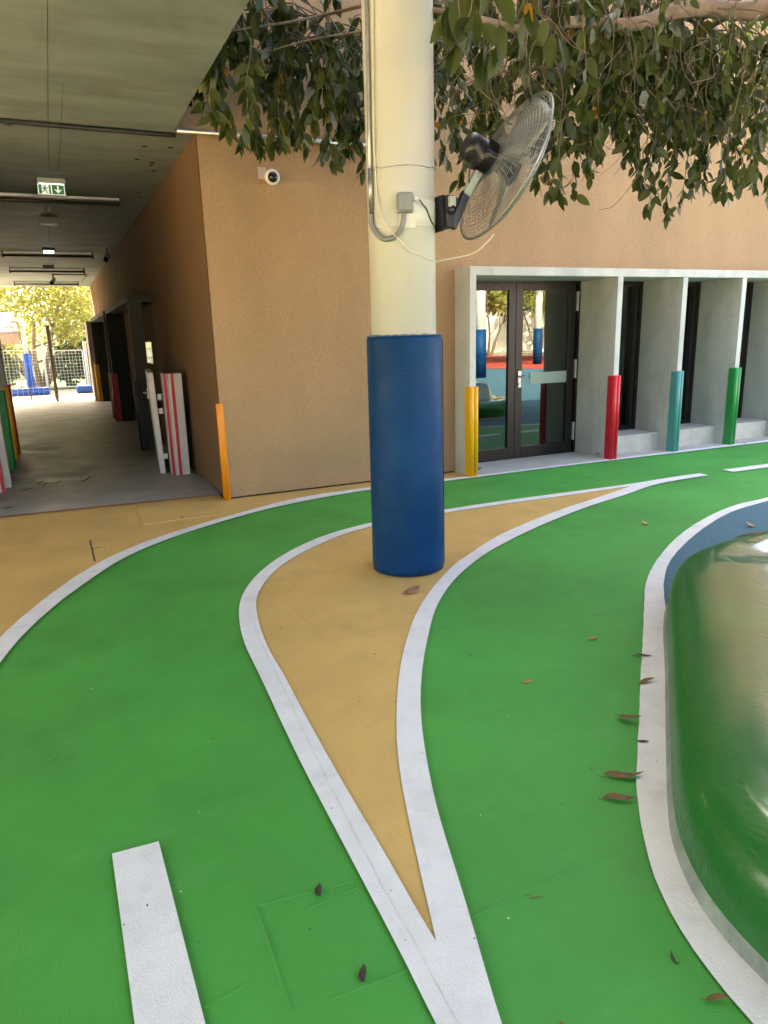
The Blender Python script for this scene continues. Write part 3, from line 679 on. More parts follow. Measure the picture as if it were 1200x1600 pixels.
MB().box(.962,.982,8.62,8.70,.86,.98).tube([(.965,8.66,.93),(.93,8.66,.93),(.93,8.74,.93)],.010,8).build('latch', M_galv, o)
for z in (.18,.70,.86): MB().box(1.04,1.085,8.43,8.50,z,z+.06).build('spacer', M_board, o)
board(1.095,1.142,8.22,8.40,1.155,M_board,'white panel with red edge in the middle of the leaning stack',0.0,0.0,edge=(1.095,1.126))
board(1.144,1.288,8.205,8.42,1.152,M_board,'widest white panel with red stripe leaning nearest the passage wall',.004,0.0,edge=(1.166,1.200))
o = board(-.64,-.565,8.50,8.62,1.02,M_board,'white panel standing upright at the left passage wall',-.012)
MB().box(-.66,-.58,8.46,8.49,.02,.14).build('spacer', M_board, o)
board(-.70,-.612,8.25,8.37,.62,M_board,'low white panel with red edge at the left passage wall',-.01,edge=(-.645,-.612))
tag(MB().box(1.340,1.356,10.93,11.90,1.19,1.50).build('polished_plate', M_mirror), 'small bright reflective plate on the dark passage wall', 'plate')

# ------------------------------------------------------------------ soffit fixtures
ex = thing('exit_sign', 'green and white emergency exit sign with running man and down arrow', 'sign', (.235,8.88,ZC))
MB().box(.10,.375,8.83,8.93,ZC-.055,ZC-.002).build('housing', M_greymetal, ex, .006)
MB().box(.115,.36,8.855,8.875,ZC-.062,ZC-.0555).build('lamp_strip', M_led, ex)
SX0, SX1, SZ0, SZ1, SY = .098,.362,ZC-.165,ZC-.062,8.850
MB().box(SX0,SX1,SY,SY+.008,SZ0,SZ1).build('panel', M_signwhite, ex)
def poly(pts, z): return [(SX0+(SX1-SX0)*x, z, SZ0+(SZ1-SZ0)*y) for x, y in pts]
sg = MB()
def addpoly(b_, pts, y=SY-.002):
    b_.add(poly(pts,y), [tuple(range(len(pts)))])
# left half: green ground strips round the white running figure's field; right half: green field
addpoly(sg,[(.035,.06),(.14,.06),(.14,.94),(.035,.94)])
addpoly(sg,[(.41,.06),(.475,.06),(.475,.94),(.41,.94)])
# running man (green on white)
addpoly(sg,[(.27+.028*cos(2*pi*k/12),.83+.075*sin(2*pi*k/12)) for k in range(12)])
addpoly(sg,[(.235,.72),(.30,.72),(.285,.42),(.215,.42)])
addpoly(sg,[(.24,.72),(.185,.66),(.165,.50),(.185,.48),(.205,.60),(.245,.64)])
addpoly(sg,[(.29,.72),(.345,.62),(.375,.66),(.39,.62),(.345,.54),(.29,.62)])
addpoly(sg,[(.215,.44),(.25,.40),(.22,.28),(.165,.24),(.145,.26),(.145,.30),(.20,.33)])
addpoly(sg,[(.245,.44),(.29,.44),(.335,.33),(.345,.12),(.32,.12),(.31,.30),(.25,.40)])
addpoly(sg,[(.525,.06),(.965,.06),(.965,.94),(.525,.94)])
sg.build('pictogram', M_signgreen, ex)
ar = MB()
addpoly(ar,[(.715,.86),(.775,.86),(.775,.36),(.715,.36)],SY-.004)
addpoly(ar,[(.745,.16),(.60,.50),(.665,.50),(.745,.33)],SY-.0041)
addpoly(ar,[(.745,.16),(.745,.33),(.825,.50),(.89,.50)],SY-.0041)
ar.build('arrow', M_signwhite, ex)
def tube_light(y, x0, x1, label):
    o = thing('tube_light', label, 'tube light', ((x0+x1)/2,y,ZC), 'dark tube lights under the passage soffit')
    MB().tube([(x0,y,ZC-.075),(x1,y,ZC-.075)],.024,10).build('tube', M_tube, o)
    MB().box(x0+.02,x1-.02,y-.012,y+.012,ZC-.030,ZC-.004).build('rail', M_galv, o)
    for x in (x0+.01,x1-.03): MB().box(x,x+.025,y-.03,y+.03,ZC-.125,ZC-.0).build('end_bracket', M_dark, o)
tube_light(9.80,-1.4,1.03,'nearest tube light just behind the exit sign')
tube_light(15.55,-.60,1.00,'tube light across the soffit beneath the glowing lamp')
tube_light(18.8,-.62,.98,'tube light across the middle of the far soffit with sensor in front')
tube_light(22.7,-.68,.98,'farthest tube light close to the garden end of the soffit')
def puck(x, y, rr_, h, m, label, name='smoke_detector', cat='detector', drop=0.0):
    o = thing(name, label, cat, (x,y,ZC))
    if drop: MB().tube([(x,y,ZC),(x,y,ZC-drop)],.03,8).build('stem', M_grey, o)
    b_ = MB().box(x-rr_,x+rr_,y-rr_*.8,y+rr_*.8,ZC-drop-h,ZC-drop) if name == 'ceiling_speaker' else MB().lathe([(rr_,-h*.4),(rr_*.8,-h),(rr_*.3,-h)],20,Matrix.Translation((x,y,ZC-drop)))
    b_.build('body', m, o, .006)
    MB().lathe([(rr_*.5,0),(rr_*.5,-.006)],16,Matrix.Translation((x,y,ZC-drop-h-.001))).build('grille', M_greymetal, o)
puck(.21,10.35,.045,.09,M_grey,'short round grey detector under the soffit between sign and speaker')
puck(.208,11.5,.11,.085,M_grey,'square grey box speaker on the soffit beyond the first tube light','ceiling_speaker','speaker')
puck(.20,18.2,.12,.08,M_grey,'small grey box on the soffit above the middle tube light','ceiling_speaker','speaker')
puck(-.55,23.5,.12,.06,M_grey,'pale round detector at the garden end of the soffit')
o = thing('ceiling_lamp','small glowing white lamp on the soffit above a tube light','lamp',(.205,15.0,ZC))
MB().box(.10,.31,14.9,15.1,ZC-.05,ZC-.002).build('housing', M_dark, o, .01); MB().box(.12,.29,14.92,15.08,ZC-.085,ZC-.052).build('diffuser', M_led, o)
def spot(x,y,label,mirror=1):
    o = thing('spot_camera',label,'camera',(x,y,ZC))
    MB().tube([(x,y,ZC),(x,y,ZC-.13)],.02,8).build('stem', M_grey, o)
    MB().tube([(x+.02*mirror,y+.12,ZC-.11),(x-.05*mirror,y-.17,ZC-.22)],.05,12).build('body', M_grey, o)
    MB().tube([(x-.05*mirror,y-.17,ZC-.22),(x-.056*mirror,y-.195,ZC-.229)],.042,12).build('lens', M_darkglass, o)
spot(.30,20.4,'grey camera hanging below the far soffit near the garden')
spot(1.20,14.8,'bullet camera high on the passage wall under the soffit')
MB().tube([(.30,20.3,ZC-.02),(1.05,20.3,ZC-.02),(1.05,20.3,ZC-.02)],.012,6)
o = MB().tube([(.32,20.3,ZC-.016),(1.08,20.3,ZC-.016),(1.05,22.5,ZC-.016)],.013,6).build('small_conduit', M_tube)
tag(o,'small dark conduit bent along the far soffit','conduit')

# dome camera on the wall
dc = thing('dome_camera','white dome security camera with black eye on the tan wall','camera',(1.99,6.62,2.9))
MB().box(1.885,1.96,6.655,6.669,2.885,2.985).build('base_plate', M_tannin, dc, .003)
dM = Matrix.Translation((1.995,6.60,2.895)) @ Matrix.Rotation(R_(100),4,'X') @ Matrix.Rotation(R_(-10),4,'Y')
MB().lathe([(.045,-.065),(.062,-.05),(.068,-.01),(.062,.02),(.044,.038)],28,dM).build('housing', M_whitepl, dc)
MB().lathe([(.046,.030),(.043,.045),(.034,.062),(.018,.073),(.001,.076)],24,dM,cap=False).build('eye', M_darkglass, dc)

# ------------------------------------------------------------------ glossy green seat mound
FP = [(1.345,.35),(1.345,.80),(1.37,1.00),(1.415,1.12),(1.50,1.265),(1.62,1.40),(1.85,1.63),(2.34,2.11),(2.70,2.47),(2.93,2.67),(3.12,2.78),(3.40,2.85),(3.9,2.90),(4.7,3.05),(5.6,3.35),(6.4,3.55),(7.2,3.55),(7.8,3.2),(8.0,2.5),(7.6,1.4),(6.6,.3),(5.4,-.6),(4.0,-1.1),(2.6,-1.0),(1.8,-.45),(1.48,-.05)]
def closed(P, n):
    Q = smooth_curve(P+P[:3], n*4, 3); 
    P0 = Vector((P[1][0],P[1][1],0)); 
    i0 = min(range(len(Q)//3), key=lambda i: (Q[i]-P0).length); i1 = max(range(len(Q)//2,len(Q)), key=lambda i: -(Q[i]-P0).length)
    seg = Q[i0:i1]; step = len(seg)/n
    return [seg[int(i*step)] for i in range(n)]
ring0 = closed(FP, 360); n = len(ring0)
def inset(ring, d, it):
    k = len(ring); out = []
    for i in range(k):
        t = (ring[(i+2)%k]-ring[i-2]).normalized(); nn = Vector((-t.y,t.x,0))
        out.append(ring[i]+nn*d)
    for _ in range(it): out = [(out[i-1]+out[i]*2+out[(i+1)%k])/4 for i in range(k)]
    return out
area = sum(ring0[i].x*ring0[(i+1)%n].y-ring0[(i+1)%n].x*ring0[i].y for i in range(n))
sgn = 1 if area > 0 else -1
from mathutils import noise as mnoise
prof = [(-.022,.0),(-.018,.008),(-.013,.025),(-.006,.050),(-.003,.062),(.0,.11),(.003,.15),(.008,.185),(.018,.215),(.036,.243),(.058,.262),(.085,.277),(.12,.291),(.165,.302),(.215,.310),(.275,.314),(.34,.315),(.40,.312),(.45,.304),(.49,.294),(.52,.290),(.545,.305),(.56,.36),(.57,.42),(.58,.48),(.60,.54),(.635,.58),(.69,.60),(.78,.61),(.9,.61)]
rings = []; cur = ring0; last = 0
for i, (d, z) in enumerate(prof):
    cur = inset(cur, sgn*(d-last), 3 if d > .05 else 1); last = d
    rr_ = []
    for p in cur:
        k = min(1.0, max(0.0, (z-.03)/.2))
        nz = mnoise.noise(Vector((p.x*2.1,p.y*2.1,z*3)))*.006 + mnoise.noise(Vector((p.x*6,p.y*6,z*6)))*.003
        far = max(0, 1-abs(p.y-2.62-(p.x-3.3)*.1)/.22)*max(0,min(1,(p.x-2.95)/.4))
        dip = -.03*max(0,1-((p.x-3.6)/.55)**2-((p.y-2.45)/.16)**2) + .012*far
        rr_.append((p.x + k*nz*.8, p.y - k*nz*.6, z + k*nz + (dip if z > .29 and z < .32 else 0)))
    rings.append(rr_)
mdn = thing('seat_mound','glossy dark green moulded seat mound beside the curved white line','play seat',(4.5,1.3,0))
sk = MB().add([v for r_ in rings[:4] for v in r_],[(a*n+i,a*n+(i+1)%n,(a+1)*n+(i+1)%n,(a+1)*n+i) for a in range(3) for i in range(n)],True)
sk.build('skirt', M_skirt, mdn)
RG = rings[3:]
RG = rings[3:]; NR = len(RG)
by = MB().add([v for r_ in RG for v in r_]+[(4.6,1.3,.62)],[(a*n+i,a*n+(i+1)%n,(a+1)*n+(i+1)%n,(a+1)*n+i) for a in range(NR-1) for i in range(n)]+[((NR-1)*n+i,(NR-1)*n+(i+1)%n,NR*n) for i in range(n)],True)
ob = by.build('body', M_mound, mdn)
# coat weight set by place: low on sides and shoulder, sheen kept to seat
at = ob.data.attributes.new('coat_sheen', 'FLOAT', 'POINT'); vals = []
for a in range(NR):
    d = prof[a+3][0]
    for i in range(n):
        q = mnoise.noise(Vector((i*.5, d*9, 0)))*.45 + mnoise.noise(Vector((i*.06, d*5, 3)))*.25
        u = max(0.0, min(1.0, (d-.075+q*.07)/.15)); vals.append(.10+.90*u*u*(3-2*u))
vals.append(1.0); at.data.foreach_set('value', vals)
mt_ = M_mound.node_tree; an = mt_.nodes.new('ShaderNodeAttribute'); an.attribute_name = 'coat_sheen'
mt_.links.new(an.outputs['Fac'], mt_.nodes['Principled BSDF'].inputs['Coat Weight'])

# ------------------------------------------------------------------ leaves
def leafmesh(name, L, W, m, bend=0.12, fold=0.25, curl=0.0, seg=6):
    vs = []; fs = []
    for i in range(seg+1):
        t = i/seg; wd = W*.5*(sin(pi*min(1,t**.8))**.75)*(1-.18*t); 
        if i == 0: wd = W*.02
        if i == seg: wd = 0.0005
        y = L*t; z = -bend*L*t*t
        if curl:
            a = curl*t; y = L*sin(a)/curl; z = L*(1-cos(a))/curl
        vs += [(-wd,y,z+fold*wd),(0,y,z),(wd,y,z+fold*wd)]
    for i in range(seg): fs += [(3*i,3*i+1,3*i+4,3*i+3),(3*i+1,3*i+2,3*i+5,3*i+4)]
    me = bpy.data.meshes.new(name); me.from_pydata(vs,[],fs); me.polygons.foreach_set('use_smooth',[True]*len(fs)); me.materials.append(m); me.update(); return me, vs, fs
LV = [leafmesh('leaf',.150,.070,M_leaf,.18,.3),leafmesh('leaf',.160,.078,M_leaf,.06,.15),leafmesh('leaf',.125,.060,M_leaf,.35,.4),leafmesh('leaf',.135,.072,M_leaf_grey,.2,.1),leafmesh('leaf',.13,.058,M_leaf_yel,.1,.3)]

TIP_L=[ (1.06,4.94,2.81),(1.09,4.80,2.73),(1.23,5.10,2.86),(1.22,4.85,2.68),(1.25,4.77,2.57),(1.40,5.10,2.68),(1.60,5.62,2.76),(1.66,5.50,2.74),(1.71,5.47,2.78),(1.58,4.92,2.68),(1.75,5.24,2.75),(1.74,4.98,2.71),(1.79,4.87,2.77),(1.83,4.81,2.81),(1.91,4.91,2.53),(2.26,5.63,2.75),(2.32,5.53,2.78),(2.41,5.51,2.62),(2.35,5.50,2.94)]
TIP_R=[ (2.86,4.89,2.77),(3.01,5.06,2.55),(3.19,5.54,2.79),(3.50,5.70,2.92),(3.68,5.88,3.10),(4.81,5.92,2.65),(3.71,4.73,2.39),(4.23,5.51,2.60),(4.15,5.61,2.67),(4.05,5.36,2.71),(4.10,4.87,2.77),(4.64,5.31,3.09),(4.06,4.73,2.80),(4.94,6.00,3.25),(4.70,5.90,3.11),(5.02,5.42,2.99),(4.75,5.05,2.77),(5.72,5.96,2.80),(5.38,5.46,2.60),(6.04,5.92,2.52),(6.13,5.87,2.60),(5.75,5.36,2.65),(5.68,5.22,2.72),(6.08,5.50,2.74),(5.95,5.25,2.63),(5.60,4.84,2.52),(6.03,5.06,2.66),(7.15,5.82,2.85),(5.92,4.66,2.47),(5.64,4.67,2.67),(5.61,5.54,2.77),(4.87,5.02,2.74),(4.87,5.40,3.16),(4.09,5.31,2.90)]
TIP_B=[ (1.77,3.01,2.62),(1.96,3.40,2.90),(1.78,2.92,2.69),(1.95,3.05,2.65),(1.97,2.92,2.63),(2.28,3.18,2.89),(2.29,2.97,2.71),(2.44,3.01,2.72),(2.72,3.25,2.87),(1.69,2.99,2.58)]
def nearer(P, k): return [(p[0]*k, p[1]*k, 1.5+(p[2]-1.5)*k) for p in P]
KR = .78
TIP_R = TIP_R[:5] + nearer(TIP_R[5:], KR)
TIP_L = [(max(1.20, p[0]), p[1], p[2]) for p in [(q[0],min(6.3,q[1]),q[2]) for q in nearer([(a,b,c+.05) for a,b,c in TIP_L], 1.13)]]
tree = thing('shade_tree','large-leaved shade tree whose drooping branches hang across the top','tree',(5.2,1.7,.55))
LIMB = [(5.2,1.7,.5),(5.25,1.8,1.8),(5.6,2.6,2.9),(6.1,3.8,3.75),(6.15,4.6,4.06),(5.51,4.8,4.02),(5.12,4.8,3.99),(4.78,4.8,3.91),(4.53,4.8,3.81),(4.27,4.8,3.755),(4.06,4.8,3.75),(3.62,4.8,3.68),(3.43,4.85,3.63),(3.0,4.95,3.70)]
LIMB = LIMB[:2] + nearer(LIMB[2:4], .9) + nearer(LIMB[4:], KR)
lr = [.19,.16,.12,.09,.072,.054,.050,.045,.039,.036,.032,.027,.023,.018]
ld = densify(LIMB,6); lrr = [lr[min(len(lr)-1,i//6)]*(1-(i%6)/6)+lr[min(len(lr)-1,i//6+1)]*((i%6)/6) for i in range(len(ld))]
MB().tube(ld[:14],lrr[:14],14).build('trunk', M_bark, tree)
MB().tube(ld[13:],lrr[13:],12).build('limb', M_bark, tree)
BR = [[(3.0,4.95,3.70),(2.47,5.2,3.79),(2.08,5.2,3.68),(1.75,5.2,3.58),(1.48,5.2,3.51),(1.28,5.2,3.45)],
      [(3.43,4.85,3.63),(2.9,5.0,3.62),(2.47,5.2,3.63),(2.0,5.3,3.55),(1.6,5.25,3.40)],
      [(4.78,4.8,3.91),(4.97,4.6,4.29),(5.0,4.2,4.7),(4.6,3.6,5.0)],
      [(5.6,2.6,2.9),(4.4,2.8,3.3),(3.3,3.0,3.4),(2.5,3.1,3.3),(1.9,3.0,3.15)],
      [(5.51,4.8,4.02),(5.3,5.3,3.9),(4.6,5.6,3.8),(3.9,5.8,3.7)],
      [(6.15,4.6,4.06),(6.4,5.2,3.9),(6.3,5.7,3.7),(5.9,6.0,3.6)],
      [(6.1,3.8,3.75),(7.0,4.8,3.9),(7.4,5.5,3.7),(7.2,5.9,3.5)],
      [(4.06,4.8,3.75),(3.8,5.1,4.1),(3.3,5.3,4.2),(2.6,5.4,4.2)]]
BR = [nearer(BR[0][:2],KR)+BR[0][2:], nearer(BR[1][:2],KR)+BR[1][2:]] + [nearer(b,KR) for b in BR[2:3]] + [nearer(BR[3][:1],.9)+BR[3][1:]] + [nearer(b,KR) for b in BR[4:6]] + [nearer(BR[6][:1],.9)+nearer(BR[6][1:],KR)] + [nearer(BR[7],KR)]
hubs = []
for B_ in BR:
    d_ = densify(B_,6); k = len(d_)
    MB().tube(d_,[(.015 if B_[-1][0]<2 else .022)*(1-.75*i/k) for i in range(k)],7).build('branch', M_twig if B_[0][2]<4.1 else M_bark, tree)
    hubs += d_[3:]
hubs += ld[34:]
tw = MB(); leaves = []
def add_leaf(p, d, s, var):
    # a leaf frame: y along the leaf (d), z as its face
    d = d.normalized(); f = Vector((rnd.uniform(-1,1),rnd.uniform(-1,1),rnd.uniform(-.1,.6))); f = f-d*f.dot(d)
    if f.length < .1: f = d.orthogonal()
    f.normalize(); x = d.cross(f)
    Mx = Matrix((x*s,d*s,f*s)).transposed().to_4x4(); Mx.translation = p; leaves.append((Mx,var))
def pick():
    u = rnd.random(); return 4 if u < .007 else 3 if u < .09 else rnd.choice((0,0,1,2))
def twig(tip, nleaf, big=1.0, greyp=.0, hubset=None):
    tip = Vector(tip)
    c = sorted(hubset or hubs, key=lambda h: (h.xy-tip.xy).length + abs(h.z-tip.z-.8)*.5)
    h = c[rnd.randrange(0, min(5,len(c)))]
    up_ = tip + Vector((rnd.uniform(-.10,.10),rnd.uniform(-.10,.10),min(.9,max(.35,(h.z-tip.z)*.75))))
    if up_.x < 1.24: up_.x = 1.24+rnd.uniform(0,.08)
    mid_ = h.lerp(up_,.6)+Vector((0,0,.05))
    P = densify([h,mid_,up_,tip.lerp(up_,.45)+Vector((rnd.uniform(-.04,.04),rnd.uniform(-.04,.04),0)),tip+Vector((0,0,.10))],7)
    k = len(P)
    tw.tube(P,[.0055-.0038*i/k for i in range(k)],4,False)
    L = sum((P[i+1]-P[i]).length for i in range(k-1))
    for q in range(nleaf):
        t = 1-(q/nleaf)**1.15*.80; i = min(k-2,int(t*(k-1))); p = P[i].lerp(P[i+1],t*(k-1)-i)
        out = Vector((rnd.uniform(-1,1),rnd.uniform(-1,1),0)).normalized()
        d = out*(rnd.uniform(.1,.7) if rnd.random()<.72 else rnd.uniform(.8,1.8))+Vector((0,0,-1))
        p2 = p+d.normalized()*.018
        if p2.x < 1.20 and p2.z > 3.10: continue
        v = pick()
        if rnd.random() < greyp: v = 3
        add_leaf(p2, d, big*rnd.uniform(.75,1.15), v)
    if rnd.random() < .8: add_leaf(P[-1], Vector((rnd.uniform(-.2,.2),rnd.uniform(-.2,.2),-1)), big*.95, pick())
for t in TIP_L: 
    twig(t,20,.90,.06)
    for _ in range(3): twig((max(1.24,t[0]+rnd.uniform(-.12,.16)),min(6.4,t[1]+rnd.uniform(-.25,.4)),t[2]+rnd.uniform(.12,.85)),15,.88,.16)
for t in TIP_R:
    twig(t,20,.74)
    for _ in range(9): twig((t[0]+rnd.uniform(-.34,.34),t[1]+rnd.uniform(-.4,.5),t[2]+rnd.uniform(.10,1.0)),16,.70,.03)
for t in TIP_B[:7]:
    twig(t,6,1.1,.0,[h for h in hubs if h.y < 3.6])
    twig((t[0]+rnd.uniform(-.1,.1),t[1]+rnd.uniform(-.1,.1),t[2]+.25),6,1.0,.0,[h for h in hubs if h.y < 3.6])
# bare hanging stems
for _ in range(150):
    x = rnd.uniform(2.4,5.0); h = Vector((x,rnd.uniform(3.5,4.7),rnd.uniform(3.1,3.5)))
    e = h+Vector((rnd.uniform(-.4,.4),rnd.uniform(-.3,.3),-rnd.uniform(.2,.65)))
    tw.tube(densify([h,h.lerp(e,.4)+Vector((rnd.uniform(-.18,.18),0,rnd.uniform(-.1,.06))),h.lerp(e,.75)+Vector((rnd.uniform(-.15,.15),0,0)),e],4),.0024,3,False)
tw.tube(densify(nearer([(4.95,5.0,3.2),(4.75,5.0,2.95),(4.72,5.0,2.75),(4.5,5.0,2.52),(4.33,5.0,2.47)],KR),6),.003,4,False)
tag(tw.build('twigs', M_twig, tree), kind='stuff')
nvis = len(leaves)
# crown above the frame that shades the court
for _ in range(3200):
    x = rnd.uniform(1.25,6.0); y = rnd.uniform(-.6,3.4); z = rnd.uniform(4.1,5.6)
    u = ((x-3.65)/2.5)**6+((y-1.4)/2.1)**6
    if u > 1 or z > 6.0-1.2*u: continue
    add_leaf(Vector((x,y,z)), Vector((rnd.uniform(-1,1),rnd.uniform(-1,1),-.8)), rnd.uniform(1.5,2.2), rnd.choice((0,1,2)))
cp = Vector((0,0,1.5))
order = sorted(range(nvis), key=lambda i: (leaves[i][0].translation-cp).length/leaves[i][0].col[1].length)
def inview(p):
    d = p-cp; z = d.dot(fw)
    return z > .2 and abs(d.dot(rt)/z) < .56 and abs(d.dot(up)/z) < .74
singles = [i for i in order if inview(leaves[i][0].translation)][:300]; ss = set(singles)
tl = Vector(tree.location)
for i in singles:
    Mx, v = leaves[i]; o = bpy.data.objects.new('leaf', LV[v][0]); COL.objects.link(o); o.parent = tree
    m2 = Mx.copy(); m2.translation = Mx.translation-tl; o.matrix_local = m2
for v in range(5):
    b_ = MB()
    for i, (Mx, vv) in enumerate(leaves):
        if vv == v and i not in ss: b_.add([Mx @ Vector(q) for q in LV[v][1]], LV[v][2], True)
    if b_.v: tag(b_.build('foliage', LV[v][0].materials[0], tree), kind='stuff')

# ------------------------------------------------------------------ fallen leaves
def fallen(x, y, L, W, rz, m, label, curl=1.6, fold=.6, z=.0, tilt=0.0, group='dry leaves fallen on the ground'):
    L *= .9; W *= .9; curl *= .6; fold *= .7
    me, vs, fs = leafmesh('fallen_leaf', L, W, m, 0, fold, curl, 8)
    for v in me.vertices:
        v.co.x += .06*L*sin(v.co.y/L*5+x*7); v.co.z += .03*L*sin(v.co.x*60+v.co.y*30+y*9)
    o = bpy.data.objects.new('fallen_leaf', me); COL.objects.link(o)
    o.rotation_euler = (tilt,0,rz); o.location = (x,y,0)
    zs = [(o.rotation_euler.to_matrix() @ v.co).z for v in me.vertices]; o.location.z = (z if z else .0022)-min(zs)
    sl = o.modifiers.new('thick','SOLIDIFY'); sl.thickness = .0012
    st_ = MB().tube([(0,0,0),(0.002,-L*.10,.004),(.006,-L*.19,.010)],.0012,5); sm_ = st_.build('stalk', m); sm_.parent = o
    tag(o,label,'leaf',group); return o
fallen(1.725,3.55,.135,.085,-1.50,M_dead3,'pinkish orange dry leaf on the tan island before the blue pad',.8,.5,.006)
fallen(2.25,2.54,.055,.030,-1.7,M_dead4,'small tan leaf lying alone on green floor right of the column',.8,.4)
fallen(1.70,2.33,.06,.028,-1.9,M_dead4,'small olive leaf lying on green floor in the middle of right lane',.6,.4)
fallen(2.31,2.29,.085,.020,-2.15,M_dead2,'thin dark curled leaf at the top of the white kerb line',.5,.8,.0085)
fallen(2.13,2.075,.080,.032,-1.75,M_dead,'brown curled leaf on the white line second from far end',.8,.7,.0085)
fallen(1.865,1.915,.105,.045,-2.75,M_dead,'rusty curled leaf on the edge of the white line, tail up',.9,.6,.0085)
fallen(1.80,1.745,.045,.016,-2.3,M_dead2,'tiny dark leaf chip on the white line below the rusty leaf',.5,.7,.0085)
fallen(1.545,1.635,.150,.036,-2.02,M_dead,'long olive brown leaf lying across the white line edge',.45,.7,.007)
fallen(1.46,1.545,.115,.032,-2.06,M_dead,'reddish brown leaf crossing the white line just below the long leaf',.5,.8,.007)
fallen(1.172,.885,.062,.016,-2.1,M_dead,'curled pale brown leaf at the bottom right on the white line',.8,.7,.007)
fallen(.812,.925,.070,.045,-.5,M_dead,'brown leaf with yellow edge cut by the bottom edge of the photo',1.1,.5)
fallen(.485,1.575,.042,.022,-.3,M_dead2,'dark dry leaf on green floor left of the white fork',1.0,.7)
fallen(.488,1.275,.045,.022,-.4,M_dead2,'dark dry leaf near the bottom, left of the white fork tail',1.0,.7)
fallen(1.19,.985,.035,.008,-.4,M_dead2,'thin dark leaf curl on green by the lower white line',1.2,.6)
fallen(1.0,1.315,.05,.003,-2.2,M_dead,'thin brown stem lying on green right of the fork',.5,.1)
fallen(4.08,3.99,.07,.05,.3,M_dead4,'small yellow leaf on green between island and blue surface',1.0,.5)
fallen(4.70,3.53,.09,.06,.5,M_dead3,'round reddish leaf on the blue rubber behind the green seat',1.6,.5,.006)
fallen(3.42,2.68,.20,.035,-1.95,M_dead,'long brown leaf resting on the far rim of the green seat',.5,.8,.325)
fallen(-.32,8.57,.10,.05,-1.6,M_dead,'brown dry leaf on the passage floor at left',1.4,.5,.012)
fallen(-.26,8.43,.07,.04,-1.2,M_dead2,'dark dry leaf scrap beside another leaf on the passage floor',1.4,.5,.012)
fallen(-.14,8.52,.09,.03,-1.6,M_dead2,'narrow dark leaf on the passage floor left of centre',1.0,.5,.012)
fallen(.14,8.47,.13,.06,-1.7,M_dead,'bigger crumpled leaf in the middle of the passage floor',1.6,.5,.012)
fallen(-.46,8.25,.14,.03,-1.8,M_dead,'long flat leaf on the passage floor by the white panels',.5,.5,.012)
fallen(-.585,7.40,.10,.03,-1.7,M_dead2,'dark leaf at the left edge of the passage threshold',.6,.5,.012)
fallen(4.15,6.62,.09,.06,-1.5,M_dead3,'reddish leaf on the door step behind the yellow guard',1.2,.5,.012)
fallen(8.05,6.30,.06,.04,.5,M_dead4,'yellow leaf on the white line right of the green guard',1.2,.5,.0085)
fallen(.86,6.12,.03,.02,.5,M_dead2,'dark leaf crumb on the edge of the tan access cover',1.2,.5,.014)
dbv = MB()
for _ in range(170):
    x = rnd.uniform(-.6,4.5); y = rnd.uniform(.9,6.0); s = rnd.uniform(.0015,.0045)
    dbv.obox(Matrix.Translation((x,y,.0105)) @ Matrix.Rotation(rnd.uniform(0,3),4,'Z'), s*rnd.uniform(.6,2.5), s, .002)
tag(dbv.build('debris_crumbs', M_dead2), kind='stuff')
dbv = MB()
for _ in range(16):
    x = rnd.uniform(-.6,3.0); y = rnd.uniform(.9,4.5); s = rnd.uniform(.0015,.0035)
    dbv.obox(Matrix.Translation((x,y,.0015)) @ Matrix.Rotation(rnd.uniform(0,3),4,'Z'), s*rnd.uniform(.6,2.0), s, .002)
tag(dbv.build('paint_specks', M_whitepl), kind='stuff')

# ------------------------------------------------------------------ garden at the end of the passage
def wiremesh(b_, p0, p1, z0, z1, sx, sz, r=.006, frame=.018):
    p0 = Vector(p0); p1 = Vector(p1); L = (p1-p0).length; d = (p1-p0)/L
    nx = max(2,int(L/sx)); nz = max(2,int((z1-z0)/sz))
    for i in range(nx+1):
        q = p0+d*(L*i/nx); b_.tube([(q.x,q.y,z0),(q.x,q.y,z1)], frame if i in (0,nx) else r, 4, False)
    for j in range(nz+1):
        z = z0+(z1-z0)*j/nz; b_.tube([(p0.x,p0.y,z),(p1.x,p1.y,z)], frame if j in (0,nz) else r, 4, False)
gt = thing('wire_gate','white wire mesh gate standing open at the garden end of passage','gate',(0.01,21.4,0))
MB().box(-.025,.055,21.33,21.41,0,2.0).build('post', M_post, gt, .004)
b_ = MB(); wiremesh(b_,(-1.45,21.45,0),(-.03,21.40,0),.06,1.98,.125,.95,.005,.012); wiremesh(b_,(-1.45,21.46,0),(-.03,21.41,0),.06,.42,.125,.12,.004,.005); tag(b_.build('wire_mesh', M_whitemet, gt), kind='stuff')
MB().tube([(-.62,21.40,.0),(-.60,21.40,.95)],.012,6).build('drop_bolt', M_dark, gt)
fn = thing('mesh_fence','white square mesh fence panels before the garden tree','fence',(0,26.4,0))
for a, c, yy, z1 in ((-3.2,-1.7,26.4,1.35),(-1.6,-.25,26.4,1.35),(-.2,.98,26.6,1.30),(1.1,2.6,26.4,1.55)):
    b_ = MB(); wiremesh(b_,(a,yy,0),(c,yy+.1,0),.10,z1,.10,.10,.006,.022); tag(b_.build('mesh_panel', M_whitemet, fn), kind='stuff')
for x in (-3.25,-1.65,-.22,1.04): MB().box(x-.03,x+.03,26.42,26.48,0,1.6).build('post', M_whitemet, fn)
bp = thing('padded_post','slim white post with a bright blue padded lower half in garden','post',(-.70,27.2,0))
MB().tube([(-.70,25.6,0),(-.70,25.6,2.3)],.07,14).build('shaft', M_whitemet, bp)
MB().tube([(-.70,25.6,.02),(-.70,25.6,1.25)],.115,16).build('pad', M_bluepad, bp)
